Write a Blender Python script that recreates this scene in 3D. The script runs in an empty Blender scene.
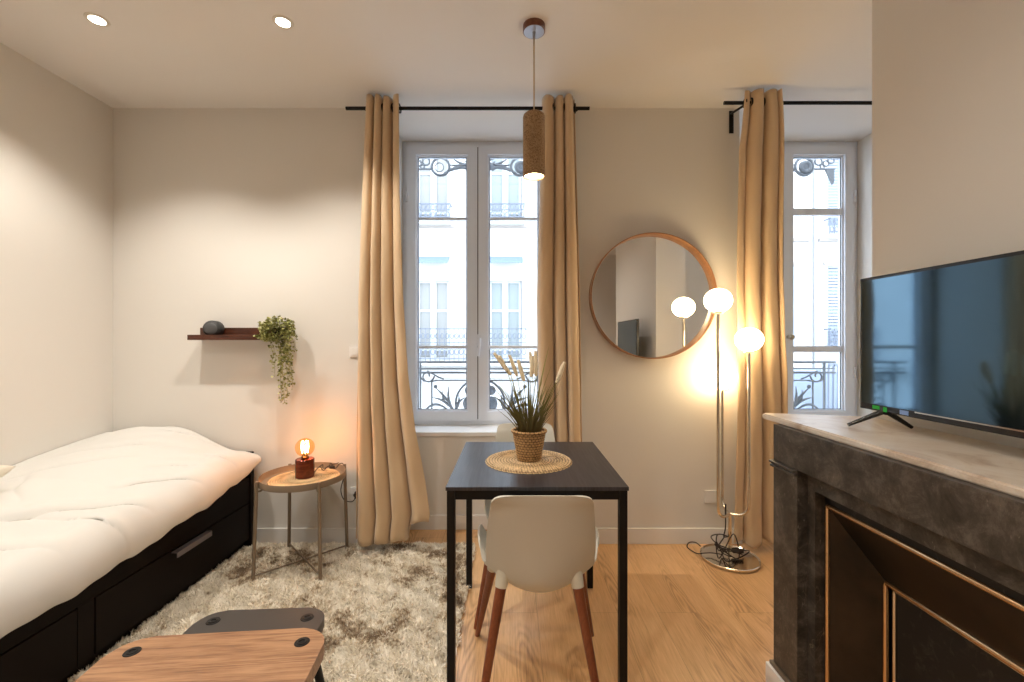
import bpy, bmesh, math, random
import numpy as np
from mathutils import Vector, Matrix, noise
PI = math.pi; R = math.radians
random.seed(7)
C = bpy.context.scene.collection
F = 435.0; CX = 512.0; CY = 341.0; CH = 1.288          # focal length in px, principal point, camera height
CEIL = 2.77

# ------------------------------------------------------------------ materials
def mat(name, col=(.8,.8,.8), rough=.5, metal=0.0, spec=None, coat=0, sheen=0, emit=None, estr=0, trans=0, ior=None, sss=0):
    m = bpy.data.materials.new(name); m.use_nodes = True
    b = m.node_tree.nodes['Principled BSDF']
    b.inputs['Base Color'].default_value = (*col, 1); b.inputs['Roughness'].default_value = rough
    b.inputs['Metallic'].default_value = metal
    if spec is not None: b.inputs['Specular IOR Level'].default_value = spec
    if coat: b.inputs['Coat Weight'].default_value = coat; b.inputs['Coat Roughness'].default_value = .1
    if sheen: b.inputs['Sheen Weight'].default_value = sheen
    if emit: b.inputs['Emission Color'].default_value = (*emit, 1); b.inputs['Emission Strength'].default_value = estr
    if trans: b.inputs['Transmission Weight'].default_value = trans
    if ior: b.inputs['IOR'].default_value = ior
    return m
def N(m, t, **kw):
    n = m.node_tree.nodes.new(t)
    for k, v in kw.items():
        if k in n.inputs: n.inputs[k].default_value = v
        else: setattr(n, k, v)
    return n
def L(m, a, b): m.node_tree.links.new(a, b)
def coords(m, scale=(1,1,1), rot=(0,0,0), out='Object'):
    t = N(m, 'ShaderNodeTexCoord'); mp = N(m, 'ShaderNodeMapping')
    mp.inputs['Scale'].default_value = scale; mp.inputs['Rotation'].default_value = rot
    L(m, t.outputs[out], mp.inputs[0]); return mp.outputs[0]
def noisetex(m, vec, scale, detail=3, rough=.5, dist=0):
    n = N(m, 'ShaderNodeTexNoise'); n.inputs['Scale'].default_value = scale; n.inputs['Detail'].default_value = detail
    n.inputs['Roughness'].default_value = rough; n.inputs['Distortion'].default_value = dist
    if vec: L(m, vec, n.inputs['Vector'])
    return n.outputs['Fac']
def ramp(m, fac, stops):
    r = N(m, 'ShaderNodeValToRGB'); e = r.color_ramp.elements
    while len(e) < len(stops): e.new(.5)
    for el, (p, c) in zip(e, stops): el.position = p; el.color = (*c, 1) if len(c) == 3 else c
    L(m, fac, r.inputs[0]); return r.outputs[0]
def base(m, col): L(m, col, m.node_tree.nodes['Principled BSDF'].inputs['Base Color'])
def bump(m, h, strength=.3, dist=.01):
    b = N(m, 'ShaderNodeBump'); b.inputs['Strength'].default_value = strength; b.inputs['Distance'].default_value = dist
    L(m, h, b.inputs['Height']); L(m, b.outputs[0], m.node_tree.nodes['Principled BSDF'].inputs['Normal'])
def mathn(m, op, a, b=None, c=None):
    n = N(m, 'ShaderNodeMath', operation=op)
    for i, v in enumerate((a, b, c)):
        if v is None: continue
        if isinstance(v, (int, float)): n.inputs[i].default_value = v
        else: L(m, v, n.inputs[i])
    return n.outputs[0]
def mixc(m, fac, a, b, mode='MIX'):
    n = N(m, 'ShaderNodeMix', data_type='RGBA', blend_type=mode)
    for i, v in ((0, fac), (6, a), (7, b)):
        if isinstance(v, (int, float)): n.inputs[i].default_value = v
        elif isinstance(v, tuple): n.inputs[i].default_value = (*v, 1)
        else: L(m, v, n.inputs[i])
    return n.outputs[2]

WALL = mat('wall_paint', (.76,.73,.68), .75); bump(WALL, noisetex(WALL, coords(WALL), 90, 2), .08, .002)
CEILM = mat('ceiling_paint', (.81,.78,.745), .8)
WHITE = mat('white_paint', (.82,.80,.77), .45)
PVC = mat('white_window_frame', (.84,.88,.95), .3)
IRON = mat('grey_painted_iron', (.17,.18,.19), .5)
BLACKM = mat('black_metal', (.007,.006,.006), .4, 0, .25)
CHROME = mat('chrome', (.75,.70,.62), .16, 1)
BRASS = mat('aged_brass', (.72,.48,.27), .26, 1)

def wood(name, c1, c2, c3, scale=(1,1,1), freq=9, rough=.45, line=.5, rot=(0,0,0)):
    m = mat(name, c2, rough)
    v = coords(m, scale, rot)
    big = noisetex(m, v, 1.0, 2, .5, .3)
    rings = mathn(m, 'FRACT', mathn(m, 'MULTIPLY', big, freq))
    rings = mathn(m, 'ABSOLUTE', mathn(m, 'SUBTRACT', rings, .5))
    fine = noisetex(m, coords(m, tuple(s*9 for s in scale), rot), 2.0, 4, .6)
    f = mathn(m, 'ADD', mathn(m, 'MULTIPLY', rings, line), mathn(m, 'MULTIPLY', fine, .9))
    base(m, ramp(m, f, [(.25, c1), (.55, c2), (.85, c3)]))
    return m
WALNUT = wood('walnut_shelf', (.035,.010,.004), (.075,.020,.008), (.12,.036,.014), (2,12,12), 6)
TABLEWOOD = wood('oiled_table_wood', (.14,.058,.026), (.34,.165,.076), (.48,.26,.13), (.9,14,14), 9, .36, .7)
LEGWOOD = wood('chair_leg_wood', (.12,.03,.012), (.21,.056,.02), (.28,.085,.03), (20,20,2), 4, .4)
MIRRORWOOD = wood('mirror_frame_wood', (.20,.085,.035), (.33,.15,.06), (.42,.21,.10), (6,6,6), 4, .4)
BASEWOOD = wood('lamp_base_wood', (.05,.008,.003), (.11,.018,.006), (.17,.03,.010), (8,8,30), 5, .22)
PENDWOOD = wood('canopy_wood', (.09,.025,.012), (.15,.045,.02), (.2,.07,.03), (20,20,20), 4, .35)
BEDM = mat('black_brown_bed', (.0065,.003,.002), .5, 0, .12); bump(BEDM, noisetex(BEDM, coords(BEDM,(60,4,60)), 3, 3), .12, .002)
BEDLIP = mat('drawer_gap_edge', (.05,.045,.045), .4)
HANDLE = mat('grey_handle_metal', (.28,.25,.26), .4, .6)
# black table with fine grain
BLACKT = mat('black_stained_top', (.028,.026,.032), .36, 0, .6)
g = noisetex(BLACKT, coords(BLACKT, (70,3,3)), 2, 4); base(BLACKT, ramp(BLACKT, g, [(.3,(.014,.012,.016)),(.7,(.045,.042,.050))])); bump(BLACKT, g, .25, .002)
DARKTOP = mat('dark_brown_top', (.045,.037,.033), .42)
# oak floor
FLOOR = mat('oak_floor', (.5,.3,.15), .28)
tc = N(FLOOR,'ShaderNodeTexCoord'); mp = N(FLOOR,'ShaderNodeMapping'); mp.inputs['Rotation'].default_value = (0,0,PI/2); mp.inputs['Location'].default_value=(.35,.07,0)
L(FLOOR, tc.outputs['Object'], mp.inputs[0])
br = N(FLOOR,'ShaderNodeTexBrick'); br.offset = .37; br.inputs['Scale'].default_value = 1; br.inputs['Brick Width'].default_value = 1.25
br.inputs['Row Height'].default_value = .19; br.inputs['Mortar Size'].default_value = .0009; br.inputs['Mortar Smooth'].default_value = .3
br.inputs['Color1'].default_value = (0,0,0,1); br.inputs['Color2'].default_value = (1,1,1,1); br.inputs['Mortar'].default_value = (.5,.5,.5,1)
L(FLOOR, mp.outputs[0], br.inputs['Vector'])
sep = N(FLOOR,'ShaderNodeSeparateXYZ'); L(FLOOR, tc.outputs['Object'], sep.inputs[0])
cmb = N(FLOOR,'ShaderNodeCombineXYZ')
L(FLOOR, mathn(FLOOR,'MULTIPLY', sep.outputs[0], 7.5), cmb.inputs[0]); L(FLOOR, mathn(FLOOR,'MULTIPLY', sep.outputs[1], 1.1), cmb.inputs[1])
L(FLOOR, mathn(FLOOR,'MULTIPLY', br.outputs['Color'], 17.0), cmb.inputs[2])
bg = noisetex(FLOOR, cmb.outputs[0], 1.0, 1.5, .45, .25)
rg = mathn(FLOOR,'ABSOLUTE', mathn(FLOOR,'SUBTRACT', mathn(FLOOR,'FRACT', mathn(FLOOR,'MULTIPLY', bg, 22)), .5))
msk = ramp(FLOOR, bg, [(.46,(0,0,0)),(.62,(1,1,1))])
fine = noisetex(FLOOR, coords(FLOOR,(70,3,1)), 2.5, 5, .65)
f = mathn(FLOOR,'ADD', mathn(FLOOR,'MULTIPLY', mathn(FLOOR,'MULTIPLY', mathn(FLOOR,'SUBTRACT',.5,rg), msk), .50), mathn(FLOOR,'MULTIPLY', fine, .75))
woodc = ramp(FLOOR, f, [(.26,(.80,.51,.26)),(.46,(.68,.41,.195)),(.72,(.38,.20,.09))])
tint = mixc(FLOOR, mathn(FLOOR,'MULTIPLY', br.outputs['Color'], .45), (1,1,1), (.84,.78,.74))
col = mixc(FLOOR, 1.0, woodc, tint, 'MULTIPLY')
col = mixc(FLOOR, mathn(FLOOR,'MULTIPLY', br.outputs['Fac'], .6), col, (.2,.1,.05))
base(FLOOR, col); bump(FLOOR, fine, .06, .002)

def fabric(name, col, scale=600, rough=.85, sheen=.3, b=.15):
    m = mat(name, col, rough, sheen=sheen)
    v = coords(m); n1 = noisetex(m, v, scale, 2); bump(m, n1, b, .001)
    return m
CURT = fabric('beige_velvet_curtain', (.66,.475,.29), 250, .7, .3, .1)
_n = noisetex(CURT, coords(CURT,(1,1,.5)), 5, 4, .6); bump(CURT, _n, .35, .02)
BEDDING = fabric('cream_cotton_bedding', (.74,.725,.69), 400, .85, .1, .08)
CUSHION = fabric('cream_cushion_cotton', (.80,.74,.62), 400)
# wicker
def straw(name, c1, c2, c3, s=160):
    m = mat(name, c2, .6); v = coords(m)
    n = noisetex(m, v, s, 3, .6); base(m, ramp(m, n, [(.33,c1),(.45,c2),(.7,c3)])); bump(m, n, .6, .003); return m
def woven(name, c1, c2, kind, rows, spokes):
    m = mat(name, c2, .65); t = N(m, 'ShaderNodeTexCoord'); sp = N(m, 'ShaderNodeSeparateXYZ'); L(m, t.outputs['Object'], sp.inputs[0])
    ang = mathn(m, 'ARCTAN2', sp.outputs[1], sp.outputs[0])
    rad = sp.outputs[2] if kind == 'basket' else mathn(m, 'SQRT', mathn(m, 'ADD', mathn(m,'POWER',sp.outputs[0],2.0), mathn(m,'POWER',sp.outputs[1],2.0)))
    row = mathn(m, 'MULTIPLY', rad, rows); k = mathn(m, 'FLOOR', row)
    a_ = mathn(m, 'ABSOLUTE', mathn(m, 'SINE', mathn(m, 'ADD', mathn(m, 'MULTIPLY', ang, spokes), mathn(m, 'MULTIPLY', k, 1.5708))))
    if kind != 'basket': a_ = mathn(m, 'ABSOLUTE', mathn(m, 'SINE', mathn(m, 'ADD', mathn(m, 'MULTIPLY', mathn(m,'MULTIPLY',ang,rad), 260.0), mathn(m, 'MULTIPLY', k, 1.3))))
    r_ = mathn(m, 'SINE', mathn(m, 'MULTIPLY', mathn(m, 'FRACT', row), PI))
    h = mathn(m, 'MULTIPLY', mathn(m, 'POWER', a_, .5), mathn(m, 'POWER', r_, .6))
    nz = noisetex(m, t.outputs['Object'], 60, 2)
    base(m, ramp(m, mathn(m, 'MULTIPLY_ADD', nz, .5, mathn(m, 'MULTIPLY', h, .7)), [(.38, c1), (.62, c2), (.92, tuple(min(1, v*1.25) for v in c2))]))
    bump(m, h, .8, .004); return m
STRAW = woven('woven_straw', (.12,.05,.015), (.52,.31,.13), 'basket', 88, 13)
MATSTRAW = woven('woven_placemat', (.22,.11,.04), (.70,.50,.27), 'mat', 80, 1)
TRAYSTRAW = woven('woven_tray_mat', (.16,.09,.035), (.80,.56,.30), 'mat', 80, 1)
SHELLM = mat('off_white_plastic', (.62,.60,.53), .42)
COLLAR = mat('off_white_collar', (.70,.66,.54), .5)
TRAYM = mat('beige_powder_coat', (.25,.185,.125), .42, .2)
SPKR = mat('charcoal_speaker', (.035,.035,.035), .55); SPKRF = mat('grey_speaker_disc', (.09,.09,.09), .4)
LEAF = mat('trailing_leaf', (.14,.17,.035), .5)
base(LEAF, ramp(LEAF, noisetex(LEAF, coords(LEAF), 45, 2), [(.3,(.10,.115,.022)),(.48,(.27,.27,.075)),(.65,(.55,.53,.22))]))
POTM = mat('dark_pot', (.02,.018,.015), .5)
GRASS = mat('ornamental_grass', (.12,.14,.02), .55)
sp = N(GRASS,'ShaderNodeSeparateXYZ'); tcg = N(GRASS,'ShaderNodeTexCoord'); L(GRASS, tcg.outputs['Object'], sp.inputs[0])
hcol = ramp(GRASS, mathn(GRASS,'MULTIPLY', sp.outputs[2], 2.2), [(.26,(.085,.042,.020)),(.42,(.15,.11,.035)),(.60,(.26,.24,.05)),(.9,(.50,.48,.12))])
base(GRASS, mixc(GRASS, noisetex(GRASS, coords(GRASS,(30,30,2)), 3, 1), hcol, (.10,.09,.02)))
SEED = fabric('pale_seed_head', (.90,.78,.56), 200)
CORK = mat('cork_shade', (.36,.24,.13), .8)
nn = noisetex(CORK, coords(CORK), 170, 3, .7); base(CORK, ramp(CORK, nn, [(.35,(.17,.10,.05)),(.5,(.35,.225,.12)),(.7,(.47,.33,.19))])); bump(CORK, nn, .4, .003)
CANOPY = mat('canopy_metal', (.42,.44,.5), .35, .5)
CORD = mat('beige_cord', (.62,.48,.32), .7)
BLKCORD = mat('dark_brown_cord', (.02,.010,.008), .6)
MIRROR = mat('mirror_glass', (.86,.87,.88), .02, 1)
TVBODY = mat('black_gloss_plastic', (.01,.01,.011), .25)
SCREEN = mat('dark_screen', (.003,.006,.012), .055, 0, 1.0); SCREEN.node_tree.nodes['Principled BSDF'].inputs['Specular Tint'].default_value = (.46,.76,1,1)
SCREEN.node_tree.nodes['Principled BSDF'].inputs['IOR'].default_value = 1.95
GRN = mat('green_sticker', (.02,.5,.06), .5); BLU = mat('pale_blue_sticker', (.25,.4,.75), .5)
# marble
MARBLE = mat('cream_marble', (.7,.6,.5), .3)
mv = coords(MARBLE, (1,1,1)); n1 = noisetex(MARBLE, mv, 5, 6, .65, 1.2); n2 = noisetex(MARBLE, coords(MARBLE,(4,1,4)), 6, 5, .7, .6)
c1 = ramp(MARBLE, n1, [(.3,(.50,.37,.27)),(.45,(.72,.62,.51)),(.7,(.83,.76,.68))])
base(MARBLE, mixc(MARBLE, ramp(MARBLE, n2, [(.60,(0,0,0)),(.72,(.5,.5,.5))]), c1, (.45,.34,.26)))
STONE = mat('dark_grey_marble', (.09,.075,.06), .42)
sv = coords(STONE); s1 = noisetex(STONE, sv, 12, 9, .8, .4); s2 = noisetex(STONE, coords(STONE,(1,1,.35)), 110, 3, .7)
vo = N(STONE,'ShaderNodeTexVoronoi', feature='DISTANCE_TO_EDGE'); vo.inputs['Scale'].default_value = 3.2
wv = N(STONE,'ShaderNodeVectorMath', operation='ADD'); L(STONE, sv, wv.inputs[0]); nz = N(STONE,'ShaderNodeTexNoise'); nz.inputs['Scale'].default_value = 4; L(STONE, nz.outputs['Color'], wv.inputs[1]); L(STONE, wv.outputs[0], vo.inputs['Vector'])
cs = ramp(STONE, s1, [(.38,(.024,.020,.016)),(.5,(.056,.047,.038)),(.62,(.125,.106,.088))])
vein = mathn(STONE,'MULTIPLY', ramp(STONE, vo.outputs['Distance'], [(.0,(1,1,1)),(.004,(0,0,0))]), ramp(STONE, noisetex(STONE, sv, 3, 1), [(.52,(0,0,0)),(.62,(1,1,1))]))
cs = mixc(STONE, mathn(STONE,'MULTIPLY', vein, .6), cs, (.45,.37,.27))
cs = mixc(STONE, ramp(STONE, s2, [(.66,(0,0,0)),(.76,(.5,.5,.5))]), cs, (.4,.36,.3))
base(STONE, cs)
L(STONE, ramp(STONE, s1, [(.3,(.28,.28,.28)),(.7,(.5,.5,.5))]), STONE.node_tree.nodes['Principled BSDF'].inputs['Roughness'])
HEARTHM = mat('bronzed_black_metal', (.022,.014,.009), .36, .55)
base(HEARTHM, ramp(HEARTHM, noisetex(HEARTHM, coords(HEARTHM,(1,1,1)), 7, 4, .6), [(.3,(.014,.010,.007)),(.7,(.040,.026,.016))]))
SOOT = mat('scuffed_black_metal', (.012,.011,.010), .5, .2)
base(SOOT, ramp(SOOT, noisetex(SOOT, coords(SOOT), 26, 5, .75, .8), [(.55,(.008,.0075,.007)),(.72,(.05,.045,.04))]))
STONELIP = mat('worn_stone_edge', (.16,.12,.08), .4)
# rug
RUGB = mat('rug_backing', (.70,.62,.50), .9)
PILE = mat('shaggy_pile', (.8,.72,.6), .9, sheen=.1)
pv = coords(PILE); pa = noisetex(PILE, pv, 6.5, 5, .72, .4); pb = noisetex(PILE, pv, 60, 2)
pf = mathn(PILE,'ADD', pa, mathn(PILE,'MULTIPLY', mathn(PILE,'SUBTRACT', pb, .5), .35))
pm = noisetex(PILE, pv, 2.1, 1); pf = mathn(PILE, 'ADD', pf, mathn(PILE, 'MULTIPLY', mathn(PILE, 'SUBTRACT', pm, .54), .6))
base(PILE, ramp(PILE, pf, [(.32,(.34,.24,.15)),(.40,(.74,.62,.45)),(.45,(1.0,.93,.80))]))
# glass that passes light (thin pane)
def pane_glass(name, edge=.35, tint=(.96,.98,1), glow=None):
    m = bpy.data.materials.new(name); m.use_nodes = True; nt = m.node_tree; nt.nodes.clear()
    o = nt.nodes.new('ShaderNodeOutputMaterial'); mx = nt.nodes.new('ShaderNodeMixShader'); tr = nt.nodes.new('ShaderNodeBsdfTransparent')
    gl = nt.nodes.new('ShaderNodeBsdfGlossy'); lw = nt.nodes.new('ShaderNodeLayerWeight'); gl.inputs['Roughness'].default_value = .01
    lw.inputs['Blend'].default_value = .5
    tr.inputs[0].default_value = (*tint,1); p = mathn(m, 'POWER', lw.outputs['Facing'], 4.0); f = mathn(m, 'MULTIPLY_ADD', p, edge, .03)
    nt.links.new(f, mx.inputs[0]); nt.links.new(tr.outputs[0], mx.inputs[1]); nt.links.new(gl.outputs[0], mx.inputs[2])
    out = mx.outputs[0]
    if glow:
        em = nt.nodes.new('ShaderNodeEmission'); em.inputs[0].default_value = (*glow[0],1); em.inputs[1].default_value = glow[1]
        ad = nt.nodes.new('ShaderNodeAddShader'); nt.links.new(out, ad.inputs[0]); nt.links.new(em.outputs[0], ad.inputs[1]); out = ad.outputs[0]
    nt.links.new(out, o.inputs[0])
    return m
GLASS = pane_glass('window_glass', .25); BULBG = pane_glass('amber_bulb_glass', .35, (1,.78,.55), ((1,.42,.10), .05))
OPAL = mat('lit_opal_globe', (.95,.9,.8), .3, emit=(1,.76,.44), estr=11.5)
FILA = mat('glowing_filament', (1,.6,.2), .5, emit=(1,.46,.15), estr=100)
PENDEM = mat('lit_pendant_lens', (1,.8,.5), .5, emit=(1,.72,.42), estr=14)
DLEM = mat('lit_downlight_lens', (1,.9,.8), .5, emit=(1,.88,.70), estr=12)
DLRING = mat('white_trim_ring', (.75,.70,.62), .4)
# outside
FACADE = mat('pale_render', (.80,.79,.76), .85)
base(FACADE, ramp(FACADE, noisetex(FACADE, coords(FACADE), 1.3, 3), [(.3,(.48,.475,.46)),(.7,(.54,.535,.515))]))
FACADE2 = mat('pale_blue_grey_render', (.42,.44,.475), .85)
LEDGE = mat('sandy_ledge', (.31,.28,.25), .8)
FWIN = mat('white_joinery', (.50,.51,.50), .5); FGLASS = mat('green_grey_panes', (.22,.25,.245), .4)
FGLASS2 = mat('blind_behind_panes', (.25,.25,.235), .5)
AWN = mat('blue_awning_canvas', (.15,.20,.31), .8); BALC = mat('blue_grey_ironwork', (.15,.17,.21), .6)
SHUT = mat('pale_blue_shutter', (.27,.31,.37), .6); ZINC = mat('zinc_roof', (.19,.23,.30), .5)
STREET = mat('street_asphalt', (.25,.25,.26), .9)

# ------------------------------------------------------------------ mesh helpers
def wl(o):
    v = Vector((0,0,0))
    while o is not None: v += o.location; o = o.parent
    return v
class MB:
    def __init__(s): s.bm = bmesh.new()
    def box(s, x0, x1, y0, y1, z0, z1, bev=0, seg=2):
        r = bmesh.ops.create_cube(s.bm, size=1)['verts']
        for v in r: v.co = Vector(((x0+x1)/2 + v.co.x*(x1-x0), (y0+y1)/2 + v.co.y*(y1-y0), (z0+z1)/2 + v.co.z*(z1-z0)))
        if bev:
            es = list({e for v in r for e in v.link_edges})
            bmesh.ops.bevel(s.bm, geom=es, offset=bev, segments=seg, affect='EDGES', profile=.6)
        return s
    def cone(s, p, q, r0, r1=None, n=20, caps=True):
        r1 = r0 if r1 is None else r1; p = Vector(p); q = Vector(q); d = q-p
        rot = d.to_track_quat('Z','Y').to_matrix().to_4x4(); M = Matrix.Translation((p+q)/2) @ rot
        bmesh.ops.create_cone(s.bm, cap_ends=caps, segments=n, radius1=r0, radius2=r1, depth=d.length, matrix=M); return s
    def tube(s, pts, r, n=8, closed=False, caps=True):
        pts = [Vector(p) for p in pts]; m = len(pts); rings = []; up = None
        for i, p in enumerate(pts):
            a = pts[(i-1) % m] if (closed or i > 0) else p; b = pts[(i+1) % m] if (closed or i < m-1) else p
            t = (b-a).normalized()
            if up is None: up = t.orthogonal().normalized()
            up = (up - t*up.dot(t)); up = up.normalized() if up.length > 1e-6 else t.orthogonal().normalized()
            w = t.cross(up); rr = r[i] if isinstance(r, (list, tuple)) else r
            rings.append([s.bm.verts.new(p + (up*math.cos(2*PI*k/n) + w*math.sin(2*PI*k/n))*rr) for k in range(n)])
        for i in range(m if closed else m-1):
            A = rings[i]; B = rings[(i+1) % m]
            for k in range(n): s.bm.faces.new((A[k], A[(k+1)%n], B[(k+1)%n], B[k]))
        if caps and not closed: s.bm.faces.new(rings[0][::-1]); s.bm.faces.new(rings[-1])
        return s
    def lathe(s, prof, c=(0,0,0), n=40, M=None, rmod=None):
        c = Vector(c); rings = []
        for j, (r, z) in enumerate(prof):
            if r < 1e-6:
                v = Vector((0,0,z)); v = (M @ v) if M else v; rings.append([s.bm.verts.new(c+v)]); continue
            row = []
            for k in range(n):
                a = 2*PI*k/n; rr = r + (rmod(a, j) if rmod else 0); v = Vector((rr*math.cos(a), rr*math.sin(a), z))
                if M: v = M @ v
                row.append(s.bm.verts.new(c+v))
            rings.append(row)
        for A, B in zip(rings, rings[1:]):
            for k in range(n):
                a0 = A[k % len(A)]; a1 = A[(k+1) % len(A)]; b0 = B[k % len(B)]; b1 = B[(k+1) % len(B)]
                vs = []
                for v in (a0, a1, b1, b0):
                    if v not in vs: vs.append(v)
                if len(vs) > 2: s.bm.faces.new(vs)
        return s
    def prism(s, poly, z0, z1, bev=0):
        a = [s.bm.verts.new((x,y,z0)) for x,y in poly]; b = [s.bm.verts.new((x,y,z1)) for x,y in poly]; n = len(poly)
        s.bm.faces.new(a[::-1]); s.bm.faces.new(b)
        for i in range(n): s.bm.faces.new((a[i],a[(i+1)%n],b[(i+1)%n],b[i]))
        if bev:
            es = [e for e in s.bm.edges if e.verts[0] in b and e.verts[1] in b] + [e for e in s.bm.edges if e.verts[0] in a and e.verts[1] in a]
            bmesh.ops.bevel(s.bm, geom=es, offset=bev, segments=2, affect='EDGES')
        return s
    def grid(s, fn, nu, nv):
        V = [[s.bm.verts.new(fn(i/nu, j/nv)) for i in range(nu+1)] for j in range(nv+1)]
        for j in range(nv):
            for i in range(nu): s.bm.faces.new((V[j][i],V[j][i+1],V[j+1][i+1],V[j+1][i]))
        return s
    def sphere(s, c, r, sc=(1,1,1), n=24):
        res = bmesh.ops.create_uvsphere(s.bm, u_segments=n, v_segments=n//2, radius=r)['verts']
        for v in res: v.co = Vector((v.co.x*sc[0]+c[0], v.co.y*sc[1]+c[1], v.co.z*sc[2]+c[2]))
        return s
    def build(s, name, m, parent=None, smooth=False, angle=None, recalc=True):
        if recalc: bmesh.ops.recalc_face_normals(s.bm, faces=s.bm.faces)
        if parent is not None: bmesh.ops.translate(s.bm, verts=s.bm.verts, vec=-wl(parent))
        me = bpy.data.meshes.new(name); s.bm.to_mesh(me); s.bm.free(); me.materials.append(m)
        if smooth or angle:
            me.polygons.foreach_set('use_smooth', [True]*len(me.polygons))
            if angle: me.set_sharp_from_angle(angle=R(angle))
        o = bpy.data.objects.new(name, me); C.objects.link(o)
        if parent is not None: o.parent = parent
        return o
def tag(o, label, cat, group=None):
    o['label'] = label; o['category'] = cat
    if group: o['group'] = group
    return o
def thing(name, label, cat, loc=(0,0,0), group=None):
    o = bpy.data.objects.new(name, None); C.objects.link(o); o.location = loc; o.empty_display_size = .1
    return tag(o, label, cat, group)
def struct(o): o['kind'] = 'structure'; return o
def copy_tree(o, parent=None):
    c = o.copy(); C.objects.link(c); c.parent = parent
    for ch in list(o.children): copy_tree(ch, c)
    return c
def solid(o, t, off=-1):
    m = o.modifiers.new('Solidify','SOLIDIFY'); m.thickness = t; m.offset = off; return o
def subd(o, n=1):
    m = o.modifiers.new('Subdivision','SUBSURF'); m.levels = n; m.render_levels = n; return o
def smoothstep(a, b, x):
    t = max(0, min(1, (x-a)/(b-a))); return t*t*(3-2*t)
def lerpt(tab, x):
    if x <= tab[0][0]: return tab[0][1]
    for (a, p), (b, q) in zip(tab, tab[1:]):
        if x <= b: return p + (q-p)*(x-a)/(b-a)
    return tab[-1][1]
def catmull(P, k=6):
    P = [Vector(p) for p in P]; Q = [P[0]] + P + [P[-1]]; out = []
    for i in range(1, len(Q)-2):
        p0,p1,p2,p3 = Q[i-1:i+3]
        for j in range(k):
            t = j/k; out.append(.5*((2*p1)+(p2-p0)*t+(2*p0-5*p1+4*p2-p3)*t*t+(3*p1-p0-3*p2+p3)*t**3))
    out.append(P[-1]); return out

# ------------------------------------------------------------------ room shell
XL = -2.54; YB = 2.77; YO = 3.30; XR = 2.78; YR = -2.0; XBR = 1.297; YBR = 1.567; YBN = .06
W1 = (-.813, .307); W2 = (1.448, 2.567); SILL = .665; YAP = 2.98; YW = 3.234
struct(MB().box(XL-.1, XR+.1, YR-.1, YO, -.08, 0).build('floor', FLOOR))
struct(MB().box(XL-.1, XR+.1, YR-.1, YO, CEIL, CEIL+.12).build('ceiling', CEILM))
struct(MB().box(XL-.12, XL, YR-.1, YO, 0, CEIL).build('wall_left', WALL))
b = MB()
for x0, x1 in ((XL, W1[0]), (W1[1], W2[0]), (W2[1], XR)): b.box(x0, x1, YB, YO, 0, CEIL)
for x0, x1 in (W1, W2): b.box(x0, x1, YAP, YO, 0, SILL-.02)
struct(b.build('wall_back', WALL))
struct(MB().box(XR, XR+.12, YR-.1, YO, 0, CEIL).build('wall_right', WALL))
struct(MB().box(XL-.1, XR+.1, YR-.12, YR, 0, CEIL).build('wall_front', WALL))
struct(MB().box(XBR, 1.56, YBN, YBR, 0, CEIL).box(1.56, XR, YBN, 1.10, 0, CEIL).build('wall_chimney', WALL))
def baseboard(name, segs):
    b = MB()
    for x0, x1, y0, y1 in segs: b.box(x0, x1, y0, y1, 0, .10, .004)
    struct(b.build(name, WHITE))
T = .014
baseboard('baseboard_back', [(XL, W1[0]+T, YB-T, YB), (W1[1]-T, W2[0]+T, YB-T, YB), (W2[1]-T, XR, YB-T, YB), (W1[0], W1[0]+T, YB, YAP), (W1[1]-T, W1[1], YB, YAP), (W1[0], W1[1], YAP-T, YAP),
   (W2[0], W2[0]+T, YB, YAP), (W2[1]-T, W2[1], YB, YAP), (W2[0], W2[1], YAP-T, YAP)])
baseboard('baseboard_left', [(XL, XL+T, YR, YB)])
baseboard('baseboard_right', [(XR-T, XR, 1.10, YB), (1.56, XR, 1.10, 1.10+T), (XBR-T, XBR, YBN, .2)])
def trim(name, w):
    struct(MB().box(w[0], w[1], YAP-.012, YO, SILL-.028, SILL, .003).build(name, WHITE))
trim('trim_1', W1); trim('trim_2', W2)

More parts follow.
